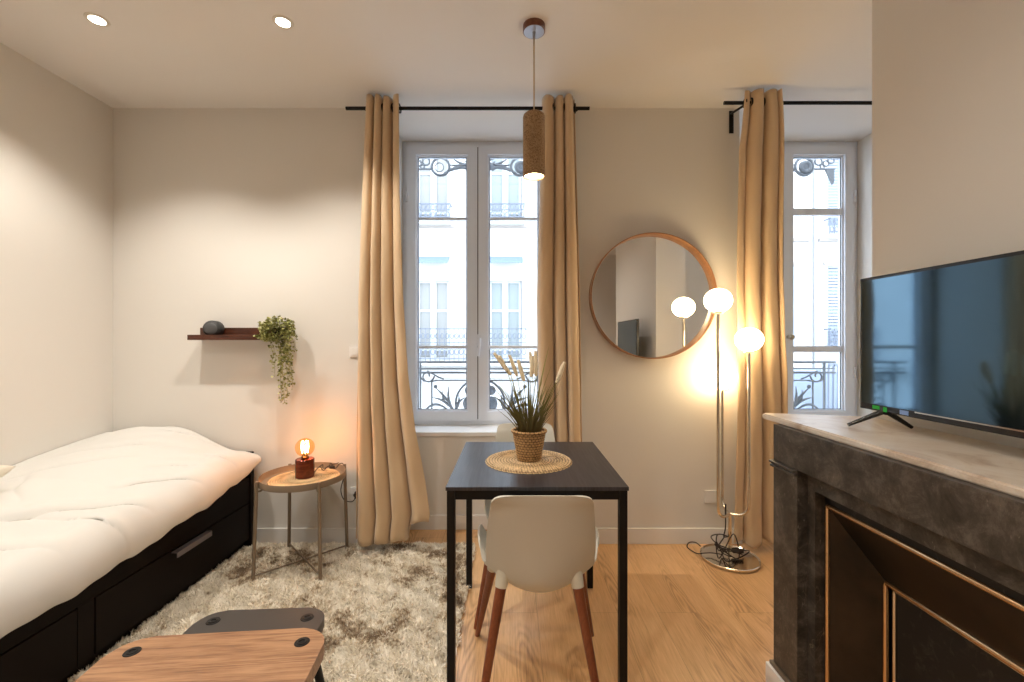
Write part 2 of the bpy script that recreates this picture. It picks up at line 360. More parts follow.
SEAL = mat('grey_rubber_seal', (.10,.11,.13), .6)
def window(name, w, y, rails, handle_side=1, style=0):
    x0, x1 = w; z0, z1 = SILL, CEIL; cx = (x0+x1)/2
    root = bpy.data.objects.new(name, None); C.objects.link(root); root.location = (cx, y, z0); root['kind'] = 'structure'
    fo = .045
    def frame(b, a0, a1, c0, c1, t, ya, yb, bev=.004):   # picture frame of four mitred members
        for (P, Q) in (((a0,c0),(a1,c0)), ((a1,c0),(a1,c1)), ((a1,c1),(a0,c1)), ((a0,c1),(a0,c0))): pass
        o = [(a0,c0),(a1,c0),(a1,c1),(a0,c1)]; i = [(a0+t,c0+t),(a1-t,c0+t),(a1-t,c1-t),(a0+t,c1-t)]
        for k in range(4):
            q = [o[k], o[(k+1)%4], i[(k+1)%4], i[k]]
            f = [b.bm.verts.new((p[0], ya, p[1])) for p in q]; g = [b.bm.verts.new((p[0], yb, p[1])) for p in q]
            b.bm.faces.new(f); b.bm.faces.new(g[::-1])
            for n in range(4): b.bm.faces.new((f[n], f[(n+1)%4], g[(n+1)%4], g[n]))
    b = MB(); frame(b, x0, x1, z0, z1, fo, y, y+.07); b.build('outer_frame', PVC, root)
    for side, (a0, a1) in enumerate(((x0+fo-.012, cx-.0035), (cx+.0035, x1-fo+.012))):
        b = MB(); c0 = z0+fo-.012; c1 = z1-fo+.012; t = .070
        frame(b, a0, a1, c0, c1, t, y-.018, y+.05)
        frame(b, a0+t-.001, a1-t+.001, c0+t-.001, c1-t+.001, .012, y+.0, y+.04)
        s = b.build('sash', PVC, root)
        bb = MB()
        for (zr, th) in rails: bb.box(a0+t, a1-t, y+.004, y+.03, zr-th/2, zr+th/2, .003)
        bb.build('glazing_bar', PVC, s)
        MB().box(a0+t, a1-t, y+.014, y+.018, c0+t, c1-t).build('pane', GLASS, s)
        b = MB(); frame(b, a0+t+.010, a1-t-.010, c0+t+.010, c1-t-.010, .006, y+.010, y+.013); b.build('seal', SEAL, s)
        MB().cone((a0 if side == 0 else a1, y-.022, z0+.35), (a0 if side == 0 else a1, y-.022, z0+.43), .008).cone((a0 if side == 0 else a1, y-.022, z1-.45), (a0 if side == 0 else a1, y-.022, z1-.37), .008).build('hinge', PVC, s, True)
    MB().box(cx-.0045, cx+.0045, y-.012, y+.03, z0+fo, z1-fo).build('centre_seal', SEAL, root)
    hx = cx + .012; hz = CH - .02
    if style == 0:
        h = MB().box(hx-.014, hx+.020, y-.030, y-.018, hz-.02, hz+.07, .004)
        h.cone((hx+.003, y-.02, hz+.03), (hx+.003, y-.06, hz+.03), .011).tube([(hx+.003,y-.06,hz+.04),(hx+.001,y-.063,hz-.02),(hx-.006,y-.058,hz-.09)], .011)
        h.build('handle', PVC, root, angle=40)
    else:
        h = MB().cone((hx+.02, y-.018, hz+.05), (hx+.02, y-.06, hz+.05), .012).sphere((hx+.02, y-.065, hz+.05), .02)
        h.build('handle', mat('aged_metal_handle', (.45,.38,.28), .35, .9), root, angle=40)
    return root
window('window_1', W1, YW, [(CH+(341-219)/134.0, .020), (CH-(347-341)/134.0, .022)])
window('window_2', W2, YW, [(CH+(341-212)/134.0, .05), (CH-(349-341)/134.0, .045)], 1, 1)

# ------------------------------------------------------------------ ornamental ironwork outside each window
def arc(cx, cz, r, a0, a1, y, n=24, r1=None):
    r1 = r if r1 is None else r1
    return [(cx+(r+(r1-r)*k/n)*math.cos(R(a0+(a1-a0)*k/n)), y, cz+(r+(r1-r)*k/n)*math.sin(R(a0+(a1-a0)*k/n))) for k in range(n+1)]
def leaf(b, p, q, w, y, bend=.15):
    p = Vector((p[0], y, p[1])); q = Vector((q[0], y, q[1])); d = q-p; nrm = Vector((-d.z, 0, d.x))
    pts = [p + d*t + nrm*bend*math.sin(PI*t) for t in [i/8 for i in range(9)]]
    b.tube(pts, [max(.0025, 1.0*w*math.sin(PI*min(.97,.08+t*.9))) for t in [i/8 for i in range(9)]], 6)
def guard_rail(cx, label):
    y = 3.46; root = thing('window_guard_rail', label, 'railing', (cx, y, .66)); h = .56
    MB().box(cx-h, cx+h, y-.012, y+.012, 1.112, 1.128).box(cx-h, cx+h, y-.006, y+.006, 1.066, 1.074).box(cx-h, cx+h, y-.012, y+.012, 1.03, 1.045).build('top_rail', IRON, root)
    MB().box(cx-h, cx+h, y-.01, y+.01, .70, .715).build('bottom_rail', IRON, root)
    for s in (-1, 1):
        MB().box(cx+s*.475-.007, cx+s*.475+.007, y-.007, y+.007, .66, 1.12).build('post', IRON, root)
        b = MB(); b.tube([(cx+s*.36,y,.975),(cx,y,.975)], .006)
        b.tube([(cx+s*p[0], y, p[2]) for p in arc(.42, 1.01, .055, 180, 560, 0, 26, .012)], .007)
        b.tube([(cx+s*.475,y,1.0),(cx+s*.45,y,.97),(cx+s*.40,y,.965),(cx+s*.34,y,.975)], .006)
        b.tube([(cx+s*.42,y,1.05),(cx+s*.33,y,1.0),(cx+s*.29,y,.985)], .006)
        b.tube([(cx+s*.385,y,.98),(cx+s*.385,y,.71)], .007)
        b.build('scroll', IRON, root, True)
        b = MB()
        for (p, q, w, bd) in (((.20,.72),(.37,.93),.012,.05), ((.22,.74),(.385,.84),.012,.12), ((.21,.73),(.25,.93),.012,-.1), ((.2,.73),(.17,.86),.012,.1), ((.24,.73),(.47,.70),.012,.3), ((.2,.72),(.12,.84),.012,-.15), ((.24,.76),(.30,.90),.010,-.15)):
            leaf(b, (cx+s*p[0], p[1]), (cx+s*q[0], q[1]), w, y, bd*s)
        b.sphere((cx+s*.355, y, .925), .017, (1,.7,1), 10).build('leaf_spray', IRON, root, True)
        MB().sphere((cx+s*.085, y, .895), .040, (1,.4,1), 12).sphere((cx+s*.085, y-.012, .895), .018, (1,.6,1), 10).sphere((cx+s*.09, y, .79), .055, (.9,.3,1.1), 12).build('rosette', IRON, root, True)
    b = MB(); b.tube(arc(cx, .79, .195, 0, 360, y, 40)[:-1], .009, closed=True); b.build('ring', IRON, root, True)
    return root
def lambrequin(cx, label):
    y = 3.46; root = thing('iron_lambrequin', label, 'ironwork', (cx, y, 2.76)); h = .56
    MB().box(cx-h, cx+h, y-.012, y+.012, 2.745, 2.765).build('top_bar', IRON, root)
    for s in (-1, 1):
        b = MB(); rc = (.315, 2.675)
        b.tube([(cx+s*p[0], y, p[2]) for p in arc(rc[0], rc[1], .070, 0, 360, 0, 30)[:-1]], .011, closed=True)
        b.tube([(cx+s*p[0], y, p[2]) for p in arc(rc[0]+.01, rc[1]-.005, .035, 0, 360, 0, 20)[:-1]], .018 if s > 0 else .004, closed=True)
        if s > 0: b.sphere((cx+s*rc[0], y, rc[1]), .045, (1,.25,1), 12)
        b.build('ring_scroll', IRON, root, True)
        b = MB()
        for (p, q, w, bd) in (((.25,.0),(.02,.04),.012,.1), ((.26,-.04),(.04,-.055),.012,-.12), ((.22,.05),(.06,.0),.010,.1), ((.15,.06),(.02,.0),.012,-.1), ((.12,.03),(.0,-.05),.014,.1), ((.08,.06),(.0,.02),.012,.1), ((.30,-.075),(.10,-.03),.012,-.1)):
            leaf(b, (cx+s*p[0], 2.69+p[1]), (cx+s*q[0], 2.69+q[1]), w, y, bd*s)
        b.sphere((cx+s*.05, y, 2.69), .035, (1,.4,1), 10).sphere((cx+s*.10, y, 2.665), .025, (1,.4,1), 10).build('leaf_fan', IRON, root, True)
        b = MB()
        b.tube([(cx+s*.38, y, 2.655), (cx+s*.56, y, 2.655)], .009)
        for (px, pz, r) in ((.43,2.715,.028),(.49,2.70,.022),(.53,2.725,.026),(.46,2.675,.016)): b.tube([(cx+s*p[0], y, p[2]) for p in arc(px, pz, r, 0, 360, 0, 14)[:-1]], .007, closed=True)
        poly = [(.485,2.65),(.55,2.65),(.55,2.56),(.54,2.53)]
        for ya in (0,):
            f = [b.bm.verts.new((cx+s*a, y-.01, c)) for a, c in poly]; g = [b.bm.verts.new((cx+s*a, y+.01, c)) for a, c in poly]
            b.bm.faces.new(f); b.bm.faces.new(g[::-1])
            for k in range(4): b.bm.faces.new((f[k], f[(k+1)%4], g[(k+1)%4], g[k]))
        b.build('end_bracket', IRON, root, angle=40)
    return root
WC1 = sum(W1)/2; WC2 = sum(W2)/2
guard_rail(WC1, 'grey wrought iron guard rail with leaf scrolls outside the window behind the dining table')
guard_rail(WC2, 'grey wrought iron guard rail outside the right window beside the television')
lambrequin(WC1, 'grey cast iron lambrequin across the top of the window behind the pendant lamp')
lambrequin(WC2, 'grey cast iron lambrequin across the top of the right window above the television')

# ------------------------------------------------------------------ street and opposite buildings
FY = 11.0
tag(MB().box(-30, 40, YO+.4, FY+.2, -6.1, -6).build('street', STREET), 'asphalt street below the windows, mostly hidden', 'street')['kind'] = 'structure'
def holed_wall(x0, x1, z0, z1, holes, y, depth):
    b = MB(); xs = sorted({x0, x1} | {h[0] for h in holes} | {h[1] for h in holes}); zs = sorted({z0, z1} | {h[2] for h in holes} | {h[3] for h in holes})
    for xa, xb in zip(xs, xs[1:]):
        for za, zb in zip(zs, zs[1:]):
            mx, mz = (xa+xb)/2, (za+zb)/2
            if any(h[0] < mx < h[1] and h[2] < mz < h[3] for h in holes): continue
            b.bm.faces.new([b.bm.verts.new(p) for p in ((xa,y,za),(xb,y,za),(xb,y,zb),(xa,y,zb))])
    bmesh.ops.remove_doubles(b.bm, verts=b.bm.verts, dist=1e-4)
    for h in holes:
        a0, a1, c0, c1 = h
        for q in (((a0,c0),(a1,c0)), ((a1,c0),(a1,c1)), ((a1,c1),(a0,c1)), ((a0,c1),(a0,c0))):
            b.bm.faces.new([b.bm.verts.new(p) for p in ((q[0][0],y,q[0][1]),(q[0][0],y+depth,q[0][1]),(q[1][0],y+depth,q[1][1]),(q[1][0],y,q[1][1]))])
    b.box(x0, x1, y+depth+.04, y+depth+.3, z0, z1)
    return b
def far_window(root, xc, z0, z1, hw=.40, gl=FGLASS):
    y = FY+.14
    b = MB(); t = .05
    b.box(xc-hw, xc-hw+t, y, y+.06, z0, z1).box(xc+hw-t, xc+hw, y, y+.06, z0, z1).box(xc-hw+t, xc+hw-t, y+.003, y+.06, z1-t, z1).box(xc-.075, xc+.075, y-.02, y+.061, z0+.001, z1-.001)
    for q in (.12, .62): b.box(xc-hw+t, xc+hw-t, y+.006, y+.052, z0+(z1-z0)*q-.03, z0+(z1-z0)*q+.03)
    b.box(xc-hw+t, xc+hw-t, y+.003, y+.06, z0, z0+t)
    w = b.build('window', FWIN, root)
    MB().box(xc-hw+t, xc+hw-t, y+.035, y+.045, z0+t, z1-t).build('pane', gl, w)
def far_balcony(root, x0, x1, z0, h, depth=.45):
    y = FY-depth; b = MB(); b.box(x0, x1, y, FY, z0-.10, z0)
    s = b.build('balcony_slab', FACADE, root)
    b = MB(); b.box(x0, x1, y, y+.03, z0+h-.03, z0+h).box(x0, x1, y, y+.02, z0+.05, z0+.07).box(x0, x1, y, y+.02, z0+h*.55, z0+h*.55+.02)
    n = max(2, int((x1-x0)/.11)); dx = (x1-x0)/n
    for i in range(n+1): b.box(x0+i*dx-.006, x0+i*dx+.006, y, y+.02, z0, z0+h)
    for i in range(n):
        xx = x0+(i+.5)*dx
        for q, r in ((.28,.045), (.76,.04)):
            b.tube([(p[0], y+.01, z0+h*q+(p[2]-z0-h*q)*1.6) for p in arc(xx, z0+h*q, r, 0, 360, 0, 10)[:-1]], .011, 4, closed=True)
    for xx in (x0, x1): b.box(xx-.01, xx+.01, y, FY, z0+h-.03, z0+h)
    b.build('balcony_railing', BALC, root)
def awning(root, xc, z, hw=.44):
    b = MB(); n = 12
    top = [(xc-hw, FY-.02, z+.20), (xc+hw, FY-.02, z+.20), (xc+hw, FY-.38, z+.03), (xc-hw, FY-.38, z+.03)]
    b.bm.faces.new([b.bm.verts.new(p) for p in top]); b.bm.faces.new([b.bm.verts.new((p[0], p[1], p[2]-.02)) for p in top[::-1]])
    for i in range(n):
        x = xc-hw+2*hw*i/n; w = 2*hw/n
        b.bm.faces.new([b.bm.verts.new(p) for p in ((x,FY-.38,z+.03),(x+w,FY-.38,z+.03),(x+w,FY-.385,z-.01),(x+w*.5,FY-.385,z-.04),(x,FY-.385,z-.01))])
    solid(b.build('awning', AWN, root), .008)
bl = thing('apartment_building', 'pale rendered apartment building opposite with blue scalloped awnings and ironwork balconies', 'building', (0, FY, -6))
cols = [-2.01+1.836*k for k in range(-2, 6)]; cols = [c for c in cols if c < 6]
holes = [(c-.42, c+.42, a, b_) for c in cols for a, b_ in ((-2.8,-.8),(.82,2.82),(4.32,6.35))]
holed_wall(-12, 7.6, -6, 7.7, holes, FY, .22).build('wall', FACADE, bl)
for i, c in enumerate(cols):
    for a, b_ in ((-2.8,-.8),(.82,2.82),(4.32,6.35)): far_window(bl, c, a, b_, gl=FGLASS2 if i % 2 == 0 else FGLASS)
    awning(bl, c, 3.22)
    far_balcony(bl, c-.50, c+.48, 4.30, .40, .25)
    far_balcony(bl, c-(.9 if i % 2 == 0 else .52), c+(.95 if i % 2 == 0 else .52), .80, .80)
    MB().box(c-.55, c+.55, FY-.05, FY, 4.14, 4.20).build('ledge', LEDGE, bl)
MB().box(-12, 7.6, FY-.16, FY, .50, .56).box(-12, 7.6, FY-.10, FY, .28, .33).build('cornice', FACADE, bl)
b2 = thing('shuttered_building', 'pale blue-grey building with louvred shutters seen through the right window', 'building', (8.5, FY, -6))
MB().box(6.70, 7.14, FY-.05, FY-.01, 1.2, 3.15).build('shutter', SHUT, bl)
MB().box(6.6, 7.22, FY-.06, FY, 3.2, 3.28).build('lintel', LEDGE, bl)
h2 = [(7.98,8.72,1.15,3.18),(7.98,8.72,4.2,6.1),(9.9,10.6,1.15,3.18)]
holed_wall(7.62, 14, -6, 7.7, h2, FY, .22).build('wall', FACADE, b2)
for x0, x1, z0, z1 in h2:
    xm = (x0+x1)/2
    b = MB()
    for sx0, sx1 in ((x0, xm-.01), (xm+.01, x1)):
        b.box(sx0, sx0+.03, FY+.02, FY+.06, z0, z1).box(sx1-.03, sx1, FY+.02, FY+.06, z0, z1).box(sx0, sx1, FY+.02, FY+.06, z0, z0+.05).box(sx0, sx1, FY+.02, FY+.06, z1-.05, z1)
        for k in range(24):
            z = z0+.05+(z1-z0-.1)*k/24; b.box(sx0+.03, sx1-.03, FY+.03, FY+.05, z, z+(z1-z0)/24*.72)
    b.build('shutter', SHUT, b2)
    MB().box(x0-.12, x1+.12, FY-.06, FY, z1+.03, z1+.10).build('lintel', LEDGE, b2)
MB().box(7.06, 7.5, FY-.10, FY, 3.80, 3.86).build('ledge', LEDGE, bl)
MB().box(7.72, 14, FY-.10, FY, 3.80, 3.86).build('ledge', LEDGE, b2)
MB().box(7.63, 7.70, FY-.05, FY-.001, -6, 7.7).build('pilaster', FACADE2, b2)
far_balcony(b2, 7.9, 8.8, 1.15, .45, .2); far_balcony(b2, 7.9, 8.8, 3.95, .40, .2)
an = thing('roof_terrace', 'low zinc-roofed terrace with pale railing seen low through the right window', 'building', (7.2, 9.5, -6))
MB().prism([(6.2,9.2),(9.5,9.2),(9.5,10.9),(6.2,10.9)], -6, -.30).build('wall', FACADE2, an)
b = MB(); f = [(6.1,9.1,-.30),(9.6,9.1,-.30),(9.6,10.98,.55),(6.1,10.98,.55)]
b.bm.faces.new([b.bm.verts.new(p) for p in f]); solid(b.build('roof', ZINC, an), .05)
b = MB(); b.box(6.6, 7.9, 9.04, 9.08, .76, .82)
for k in range(14): b.box(6.6+.1*k-.012, 6.6+.1*k+.012, 9.04, 9.08, -.3, .8)
b.build('railing', BALC, an)
b = MB(); b.box(6.75, 7.45, 9.2, 9.5, .62, .98); b.build('chimney', FACADE2, an)

# ------------------------------------------------------------------ curtains and rods
RZ = 2.689
def rod(x0, x1, y, z, label, bracket=None, finial=True):
    root = thing('curtain_rod', label, 'curtain rod', ((x0+x1)/2, y, z))
    MB().cone((x0, y, z), (x1, y, z), .0105, n=16).build('pole', BLACKM, root, angle=40)
    for bx in bracket:
        b = MB().box(bx-.014, bx+.014, YB-.006, YB, z-.080, z+.062, .002)
        b.cone((bx, YB-.004, z+.045), (bx, y, z+.004), .007); b.tube(arc(bx, z, .017, 180, 360, y), .004)
        b.build('bracket', BLACKM, root, angle=40)
    return root
rod((346-CX)*2.62/F, (589.5-CX)*2.62/F, 2.62, RZ, 'black metal curtain rod across the window behind the dining table', (-.87, .38))
rod((724-CX)*2.56/F, XR, 2.56, RZ, 'black metal curtain rod of the right window, bracket showing at its left end', (1.395,))
def curtain(label, y_of_z, xl, xr, hem, n, phase, seed, amp=.045, rod_y=2.62, harm=.25, eyes=None):
    """xl, xr: tables height -> X of each side; hem(u) -> bottom height"""
    rnd = random.Random(seed); jit = [rnd.uniform(-1, 1) for _ in range(12)]
    top = CEIL - .022
    root = thing('curtain', label, 'curtain', ((lerpt(xl, 1)+lerpt(xr, 1))/2, rod_y, 0), 'beige velvet curtains')
    def fn(u, v):
        zb = hem(u); z = top + (zb-top)*v
        a, b_ = lerpt(xl, z), lerpt(xr, z); low = smoothstep(2.6, .3, z)
        th = 2*PI*n*(u+.045*math.sin(2*PI*u+jit[5]*3)) + phase + low*.5*math.sin(3.1*u+jit[0]*3) + .12*jit[1]*math.sin(z*2.1+u*5)
        A = amp*(1+.28*math.sin(2*PI*u*1.3+jit[2]*3))*(1+.25*low)
        w = 1.15 - 2.1*abs(math.sin(th/2))**.75 + .10*low*math.sin(2*th+jit[3])
        x = a + (b_-a)*u - (b_-a)/n*.10*math.sin(th)
        y = y_of_z(z, u) + A*w + .006*low*math.sin(z*14+u*9+jit[4]*4)*math.sin(u*23)
        return (x, y, z)
    cb = MB().grid(fn, int(34*n), 90).build('cloth', CURT, root, True, recalc=False); solid(cb, .004, 0)
    xa, xb = lerpt(xl, RZ), lerpt(xr, RZ)
    for k in range(int(2*n)):
        u = ((k*PI - phase)/(2*PI*n)) % 1.0
        x = xa + (xb-xa)*u
        b = MB(); b.tube([(x+.004*math.cos(t), rod_y+.024*math.cos(t), RZ+.024*math.sin(t)) for t in [2*PI*i/20 for i in range(20)]], .005, 6, closed=True)
        b.build('eyelet', BLACKM, root, True)
    return root
S = lambda px, z: (px-CX)*z/F
def tab(pairs, y): return sorted([(CH-(py-CY)*y/F, S(px, y)) for px, py in pairs])
def tab2(t): return sorted([(CH-(py-CY)*y/F, S(px, y)) for px, py, y in t])
curtain('beige velvet curtain left of the window, hem flaring beside the side table', lambda z, u: 2.62 + .05*smoothstep(1.2,.2,z)*smoothstep(.7,1,u),
        tab([(366,95),(361,200),(357,300),(355,430),(354,540)], 2.62), tab([(400,95),(401,200),(404,300),(409,380),(415,430),(424,485),(428,515),(424,535)], 2.62),
        lambda u: .085 + .012*math.sin(u*22) + .11*smoothstep(.74,.82,u), 3.6, .6, 3)
curtain('beige velvet curtain right of the middle window, behind the potted grass', lambda z, u: 2.62,
        tab([(543,95),(541,200),(538,300),(541,440),(540,540)], 2.62), tab([(575,95),(578,200),(581,300),(583,440),(585,540)], 2.62),
        lambda u: .08 + .012*math.sin(u*20), 3.0, .2, 5)
curtain('beige velvet curtain behind the globe floor lamp, beside the right window', lambda z, u: 2.56 + .11*smoothstep(2.7,1.6,z) - .02*u*smoothstep(1.6,2.7,z),
        tab2([(747,86,2.53),(740,150,2.56),(740,260,2.62),(738,400,2.66),(733,540,2.67)]), tab2([(781,86,2.53),(783,150,2.56),(786,260,2.62),(787,400,2.66),(788,540,2.67)]),
        lambda u: .06 + .02*math.sin(u*14) , 3.0, 2.2, 9, amp=.034, rod_y=2.56)

# ------------------------------------------------------------------ bed, duvet, pillow
BX = -1.63
bed = thing('storage_bed', 'black-brown storage bed with deep drawers along the left wall', 'bed', (-2.08, 1.7, 0))
MB().box(XL+.02, BX-.03, .72, 2.70, 0, .055).build('plinth', BEDM, bed)
MB().box(XL+.02, BX-.022, .72, 2.70, .055, .285).build('carcass', BEDM, bed)
MB().box(XL+.02, BX, .72, 2.70, .288, .44, .003).box(BX-.02, BX, 1.633, 1.697, .06, .2875).box(BX-.02, BX, .72, .78, .06, .2875).build('side_rail', BEDM, bed)
MB().box(XL+.012, BX+.008, 2.70, 2.735, 0, .595, .003).build('end_panel', BEDM, bed)
for y0, y1, hy in ((.785, 1.628, 1.18), (1.702, 2.694, 2.20)):
    d = MB().box(BX-.018, BX+.002, y0, y1, .062, .2845, .002).build('drawer', BEDM, bed)
    MB().box(BX, BX+.030, hy-.12, hy+.12, .272, .277, .001).box(BX+.027, BX+.031, hy-.12, hy+.12, .250, .277, .001).build('handle', HANDLE, d)
MB().box(XL+.03, BX-.04, .8, 2.69, .441, .50, .03).build('mattress', BEDDING, bed)
CREASES = [(-1.95,1.62,-1.60,1.95,.030,.016),(-2.25,1.55,-1.72,1.72,.040,.018),(-2.45,1.95,-1.95,2.32,.045,.020),(-2.42,2.25,-1.80,2.50,.040,.016),(-1.85,1.98,-1.58,2.22,.026,.014),
  (-1.90,2.20,-1.60,2.34,.030,.012),(-2.40,1.45,-1.70,1.42,.045,.018),(-2.1,1.30,-1.6,1.55,.035,.016),(-2.2,2.58,-1.75,2.62,.030,.012),(-2.3,2.05,-2.0,1.75,.035,.012),(-1.80,2.36,-1.58,2.50,.022,.010),(-2.50,1.75,-2.15,1.60,.030,.014),(-1.78,1.70,-1.56,1.78,.018,.010)]
def duvet_pt(u, v):
    Y = .80 + 1.925*v
    hemz = lerpt([(.8,.37),(1.36,.38),(1.6,.395),(1.8,.40),(2.0,.425),(2.2,.445),(2.45,.475),(2.6,.50),(2.73,.53)], Y) + .006*math.sin(Y*19)+.003*math.sin(Y*47+1)
    wallz = lerpt([(.8,.56),(1.6,.58),(2.16,.628),(2.31,.655),(2.55,.685),(2.73,.70)], Y)
    crest = lerpt([(.8,.56),(1.5,.59),(2.0,.625),(2.3,.685),(2.55,.740),(2.66,.748),(2.73,.69)], Y)
    fr = lerpt([(.8,.53),(1.5,.55),(2.0,.575),(2.4,.625),(2.6,.620),(2.68,.595),(2.73,.565)], Y)
    xe = -1.675
    if u < .72:
        s = u/.72; X = XL+.006 + (xe-XL-.006)*s
        z = wallz*(1-smoothstep(0,.32,s)) + crest*smoothstep(0,.32,s)
        z = z*(1-smoothstep(.50,1,s)) + fr*smoothstep(.50,1,s)
        am = min(1, s*6)
    else:
        a = (u-.72)/.28*R(112); am = 1-smoothstep(0,1,(u-.72)/.28)*.5
        bulge = .098 - .012*smoothstep(2.5,2.7,Y) + .008*math.sin(Y*9+.5)
        X = xe + bulge*math.sin(a); z = hemz + (fr-hemz)*max(0, (math.cos(a)+math.cos(R(68)))/(1+math.cos(R(68))))
    # puffy folds and creases
    p = Vector((X*2.6+Y*.9, Y*2.2-X*1.1, 0))
    n1 = noise.noise(p); n2 = noise.noise(Vector((X*6+Y*3.5+4, Y*3.2-X*3, 3)))
    d = .014*n1 + .007*n2
    for (ax, ay, bx, by, wd, dp) in CREASES:
        ex, ey = bx-ax, by-ay; l2 = ex*ex+ey*ey; t = ((X-ax)*ex+(Y-ay)*ey)/l2
        if -.05 < t < 1.05:
            wob = .012*math.sin(t*7+ax*9); q = ((X-ax)*(-ey)+(Y-ay)*ex)/math.sqrt(l2) + wob; e = max(0, math.sin(PI*max(0, min(1, t))))**.7
            d += dp*e*(math.exp(-((q-wd)/(wd*1.3))**2)*.9 - math.exp(-(q/(wd*.42))**2)*.8 + .25*math.exp(-((q+wd)/(wd*1.2))**2))
    z += d*am; X += d*.6*(0 if u < .72 else 1)
    return (X, Y, z)
duv = tag(MB().grid(duvet_pt, 150, 210).build('duvet', BEDDING, None, True), 'rumpled cream white duvet spread over the black bed, hem hanging over the drawers', 'duvet')
solid(duv, .02, -1 if False else 1)
def pillow(label, c, sx, sy, sz, rot):
    b = MB(); n = 26
    for sgn in (1, -1):
        def fn(u, v):
            a, c_ = 2*u-1, 2*v-1; e = (1-abs(a)**2.4)*(1-abs(c_)**2.4); h = sz*max(0, e)**.42
            pin = 1-.07*(1-min(1,abs(a)))*0
            x = a*sx*(1-.06*(1-c_*c_)*(abs(a)>.8)); return (x, c_*sy*(1-.05*(1-a*a)*0), sgn*h)
        b.grid(fn, n, n)
    bmesh.ops.remove_doubles(b.bm, verts=b.bm.verts, dist=1e-4)
    o = b.build('pillow', CUSHION, None, True); o.location = c; o.rotation_euler = rot
    return tag(o, label, 'pillow')
pillow('corner of a plump cream pillow on the duvet at the left picture edge', (-2.325, 1.60, .675), .19, .29, .075, (R(4), R(-14), R(4)))

# ------------------------------------------------------------------ rug
RX0, RX1, RY0, RY1 = -1.652, -.235, .80, 2.735
rug = thing('shaggy_rug', 'shaggy cream rug with grey-brown blotches beside the bed', 'rug', ((RX0+RX1)/2, (RY0+RY1)/2, 0))
MB().box(RX0, RX1, RY0, RY1, .0, .012).build('backing', RUGB, rug)
def pile():
    rs = np.random.RandomState(4); n = 120000
    x = rs.uniform(RX0-.005, RX1+.005, n); y = RY0 + (RY1-RY0)*rs.uniform(0,1,n)**.8
    # tufts lean together
    lx = .007*np.sin(x*43+y*19)+.006*np.sin(y*61-x*37)+rs.normal(0,.009,n); ly = .007*np.cos(y*49+x*24)+.006*np.sin(x*67+y*31)+rs.normal(0,.009,n)
    h = rs.uniform(.018,.030,n)*(1+.22*np.sin(x*71+3*np.sin(y*23))*np.sin(y*67)); w = rs.uniform(.0020,.0038,n); a = rs.uniform(0,2*PI,n)
    dx, dy = np.cos(a)*w, np.sin(a)*w; z0 = np.full(n,.008)
    V = np.empty((n,5,3))
    V[:,0] = np.stack([x-dx,y-dy,z0],1); V[:,1] = np.stack([x+dx,y+dy,z0],1)
    mx, my = x+lx*.45, y+ly*.45; V[:,2] = np.stack([mx+dx,my+dy,h*.65],1); V[:,3] = np.stack([mx-dx,my-dy,h*.65],1); V[:,4] = np.stack([x+lx,y+ly,h],1)
    V = V.reshape(-1,3) - np.array(rug.location)
    me = bpy.data.meshes.new('pile'); me.vertices.add(n*5); me.vertices.foreach_set('co', V.ravel())
    k = np.arange(n)*5; quads = np.stack([k,k+1,k+2,k+3],1); tris = np.stack([k+3,k+2,k+4],1)
    me.loops.add(n*7); li = np.concatenate([quads.ravel(), tris.ravel()]); me.loops.foreach_set('vertex_index', li.astype(np.int32))
    me.polygons.add(n*2); me.polygons.foreach_set('loop_start', np.concatenate([np.arange(n)*4, n*4+np.arange(n)*3]).astype(np.int32))
    me.update(calc_edges=True); me.materials.append(PILE)
    o = bpy.data.objects.new('pile', me); C.objects.link(o); o.parent = rug; o['kind'] = 'stuff'
pile()

# ------------------------------------------------------------------ side table, mat, bulb lamp
tcx, tcy, RH = -1.196, 2.495, .53
st = thing('tray_side_table', 'round beige metal tray side table between the bed and the curtain', 'side table', (tcx, tcy, 0))
MB().lathe([(0,RH-.030),(.222,RH-.030),(.226,RH-.024),(.232,RH),(.2345,RH+.001),(.236,RH-.002),(.236,RH-.034),(.230,RH-.036),(0,RH-.036)], (tcx,tcy,0), 72, Matrix.Diagonal((.965,.965,1,1))).build('tray', TRAYM, st, angle=35)
feet = []
for i, (ax, ay) in enumerate(((-1,-1),(1,-1),(1,1),(-1,1))):
    a = math.atan2(ay, ax) + R(-1); rt = .2385; rb = .255
    p0 = (tcx+rb*math.cos(a), tcy+rb*math.sin(a), .0); p1 = (tcx+rt*math.cos(a), tcy+rt*math.sin(a), RH+.004)
    b = MB().cone(p0, p1, .0095, n=14); b.cone((tcx+.216*math.cos(a), tcy+.216*math.sin(a), RH-.05), (p1[0], p1[1], RH-.05), .005)
    b.cone((tcx+.216*math.cos(a), tcy+.216*math.sin(a), RH-.05), (tcx+.212*math.cos(a), tcy+.212*math.sin(a), RH-.034), .005)
    b.build('leg', TRAYM, st, angle=40); feet.append(p0)
for i in (0, 1): MB().cone(Vector(feet[i])+Vector((0,0,.034+.009*i)), Vector(feet[i+2])+Vector((0,0,.034+.009*i)), .0045, n=10).build('crossbar', TRAYM, st, angle=40)
def woven_mat(c, r, m, label, name='woven_placemat', group=None):
    pr = [(0, .002)]; k = 0; rr = .004
    while rr < r: pr.append((rr, .003+.0035*(k % 2))); rr += .0055; k += 1
    pr += [(r, .003), (r+.001, .0), (0, 0)]
    o = MB().lathe(pr, (0,0,0), 96, rmod=lambda a, j: (.0022*math.sin(a*48+(j//2)*1.3) if 3 < j < len(pr)-1 else 0)).build(name, m, None, angle=60)
    o.location = c; return tag(o, label, 'placemat', group)
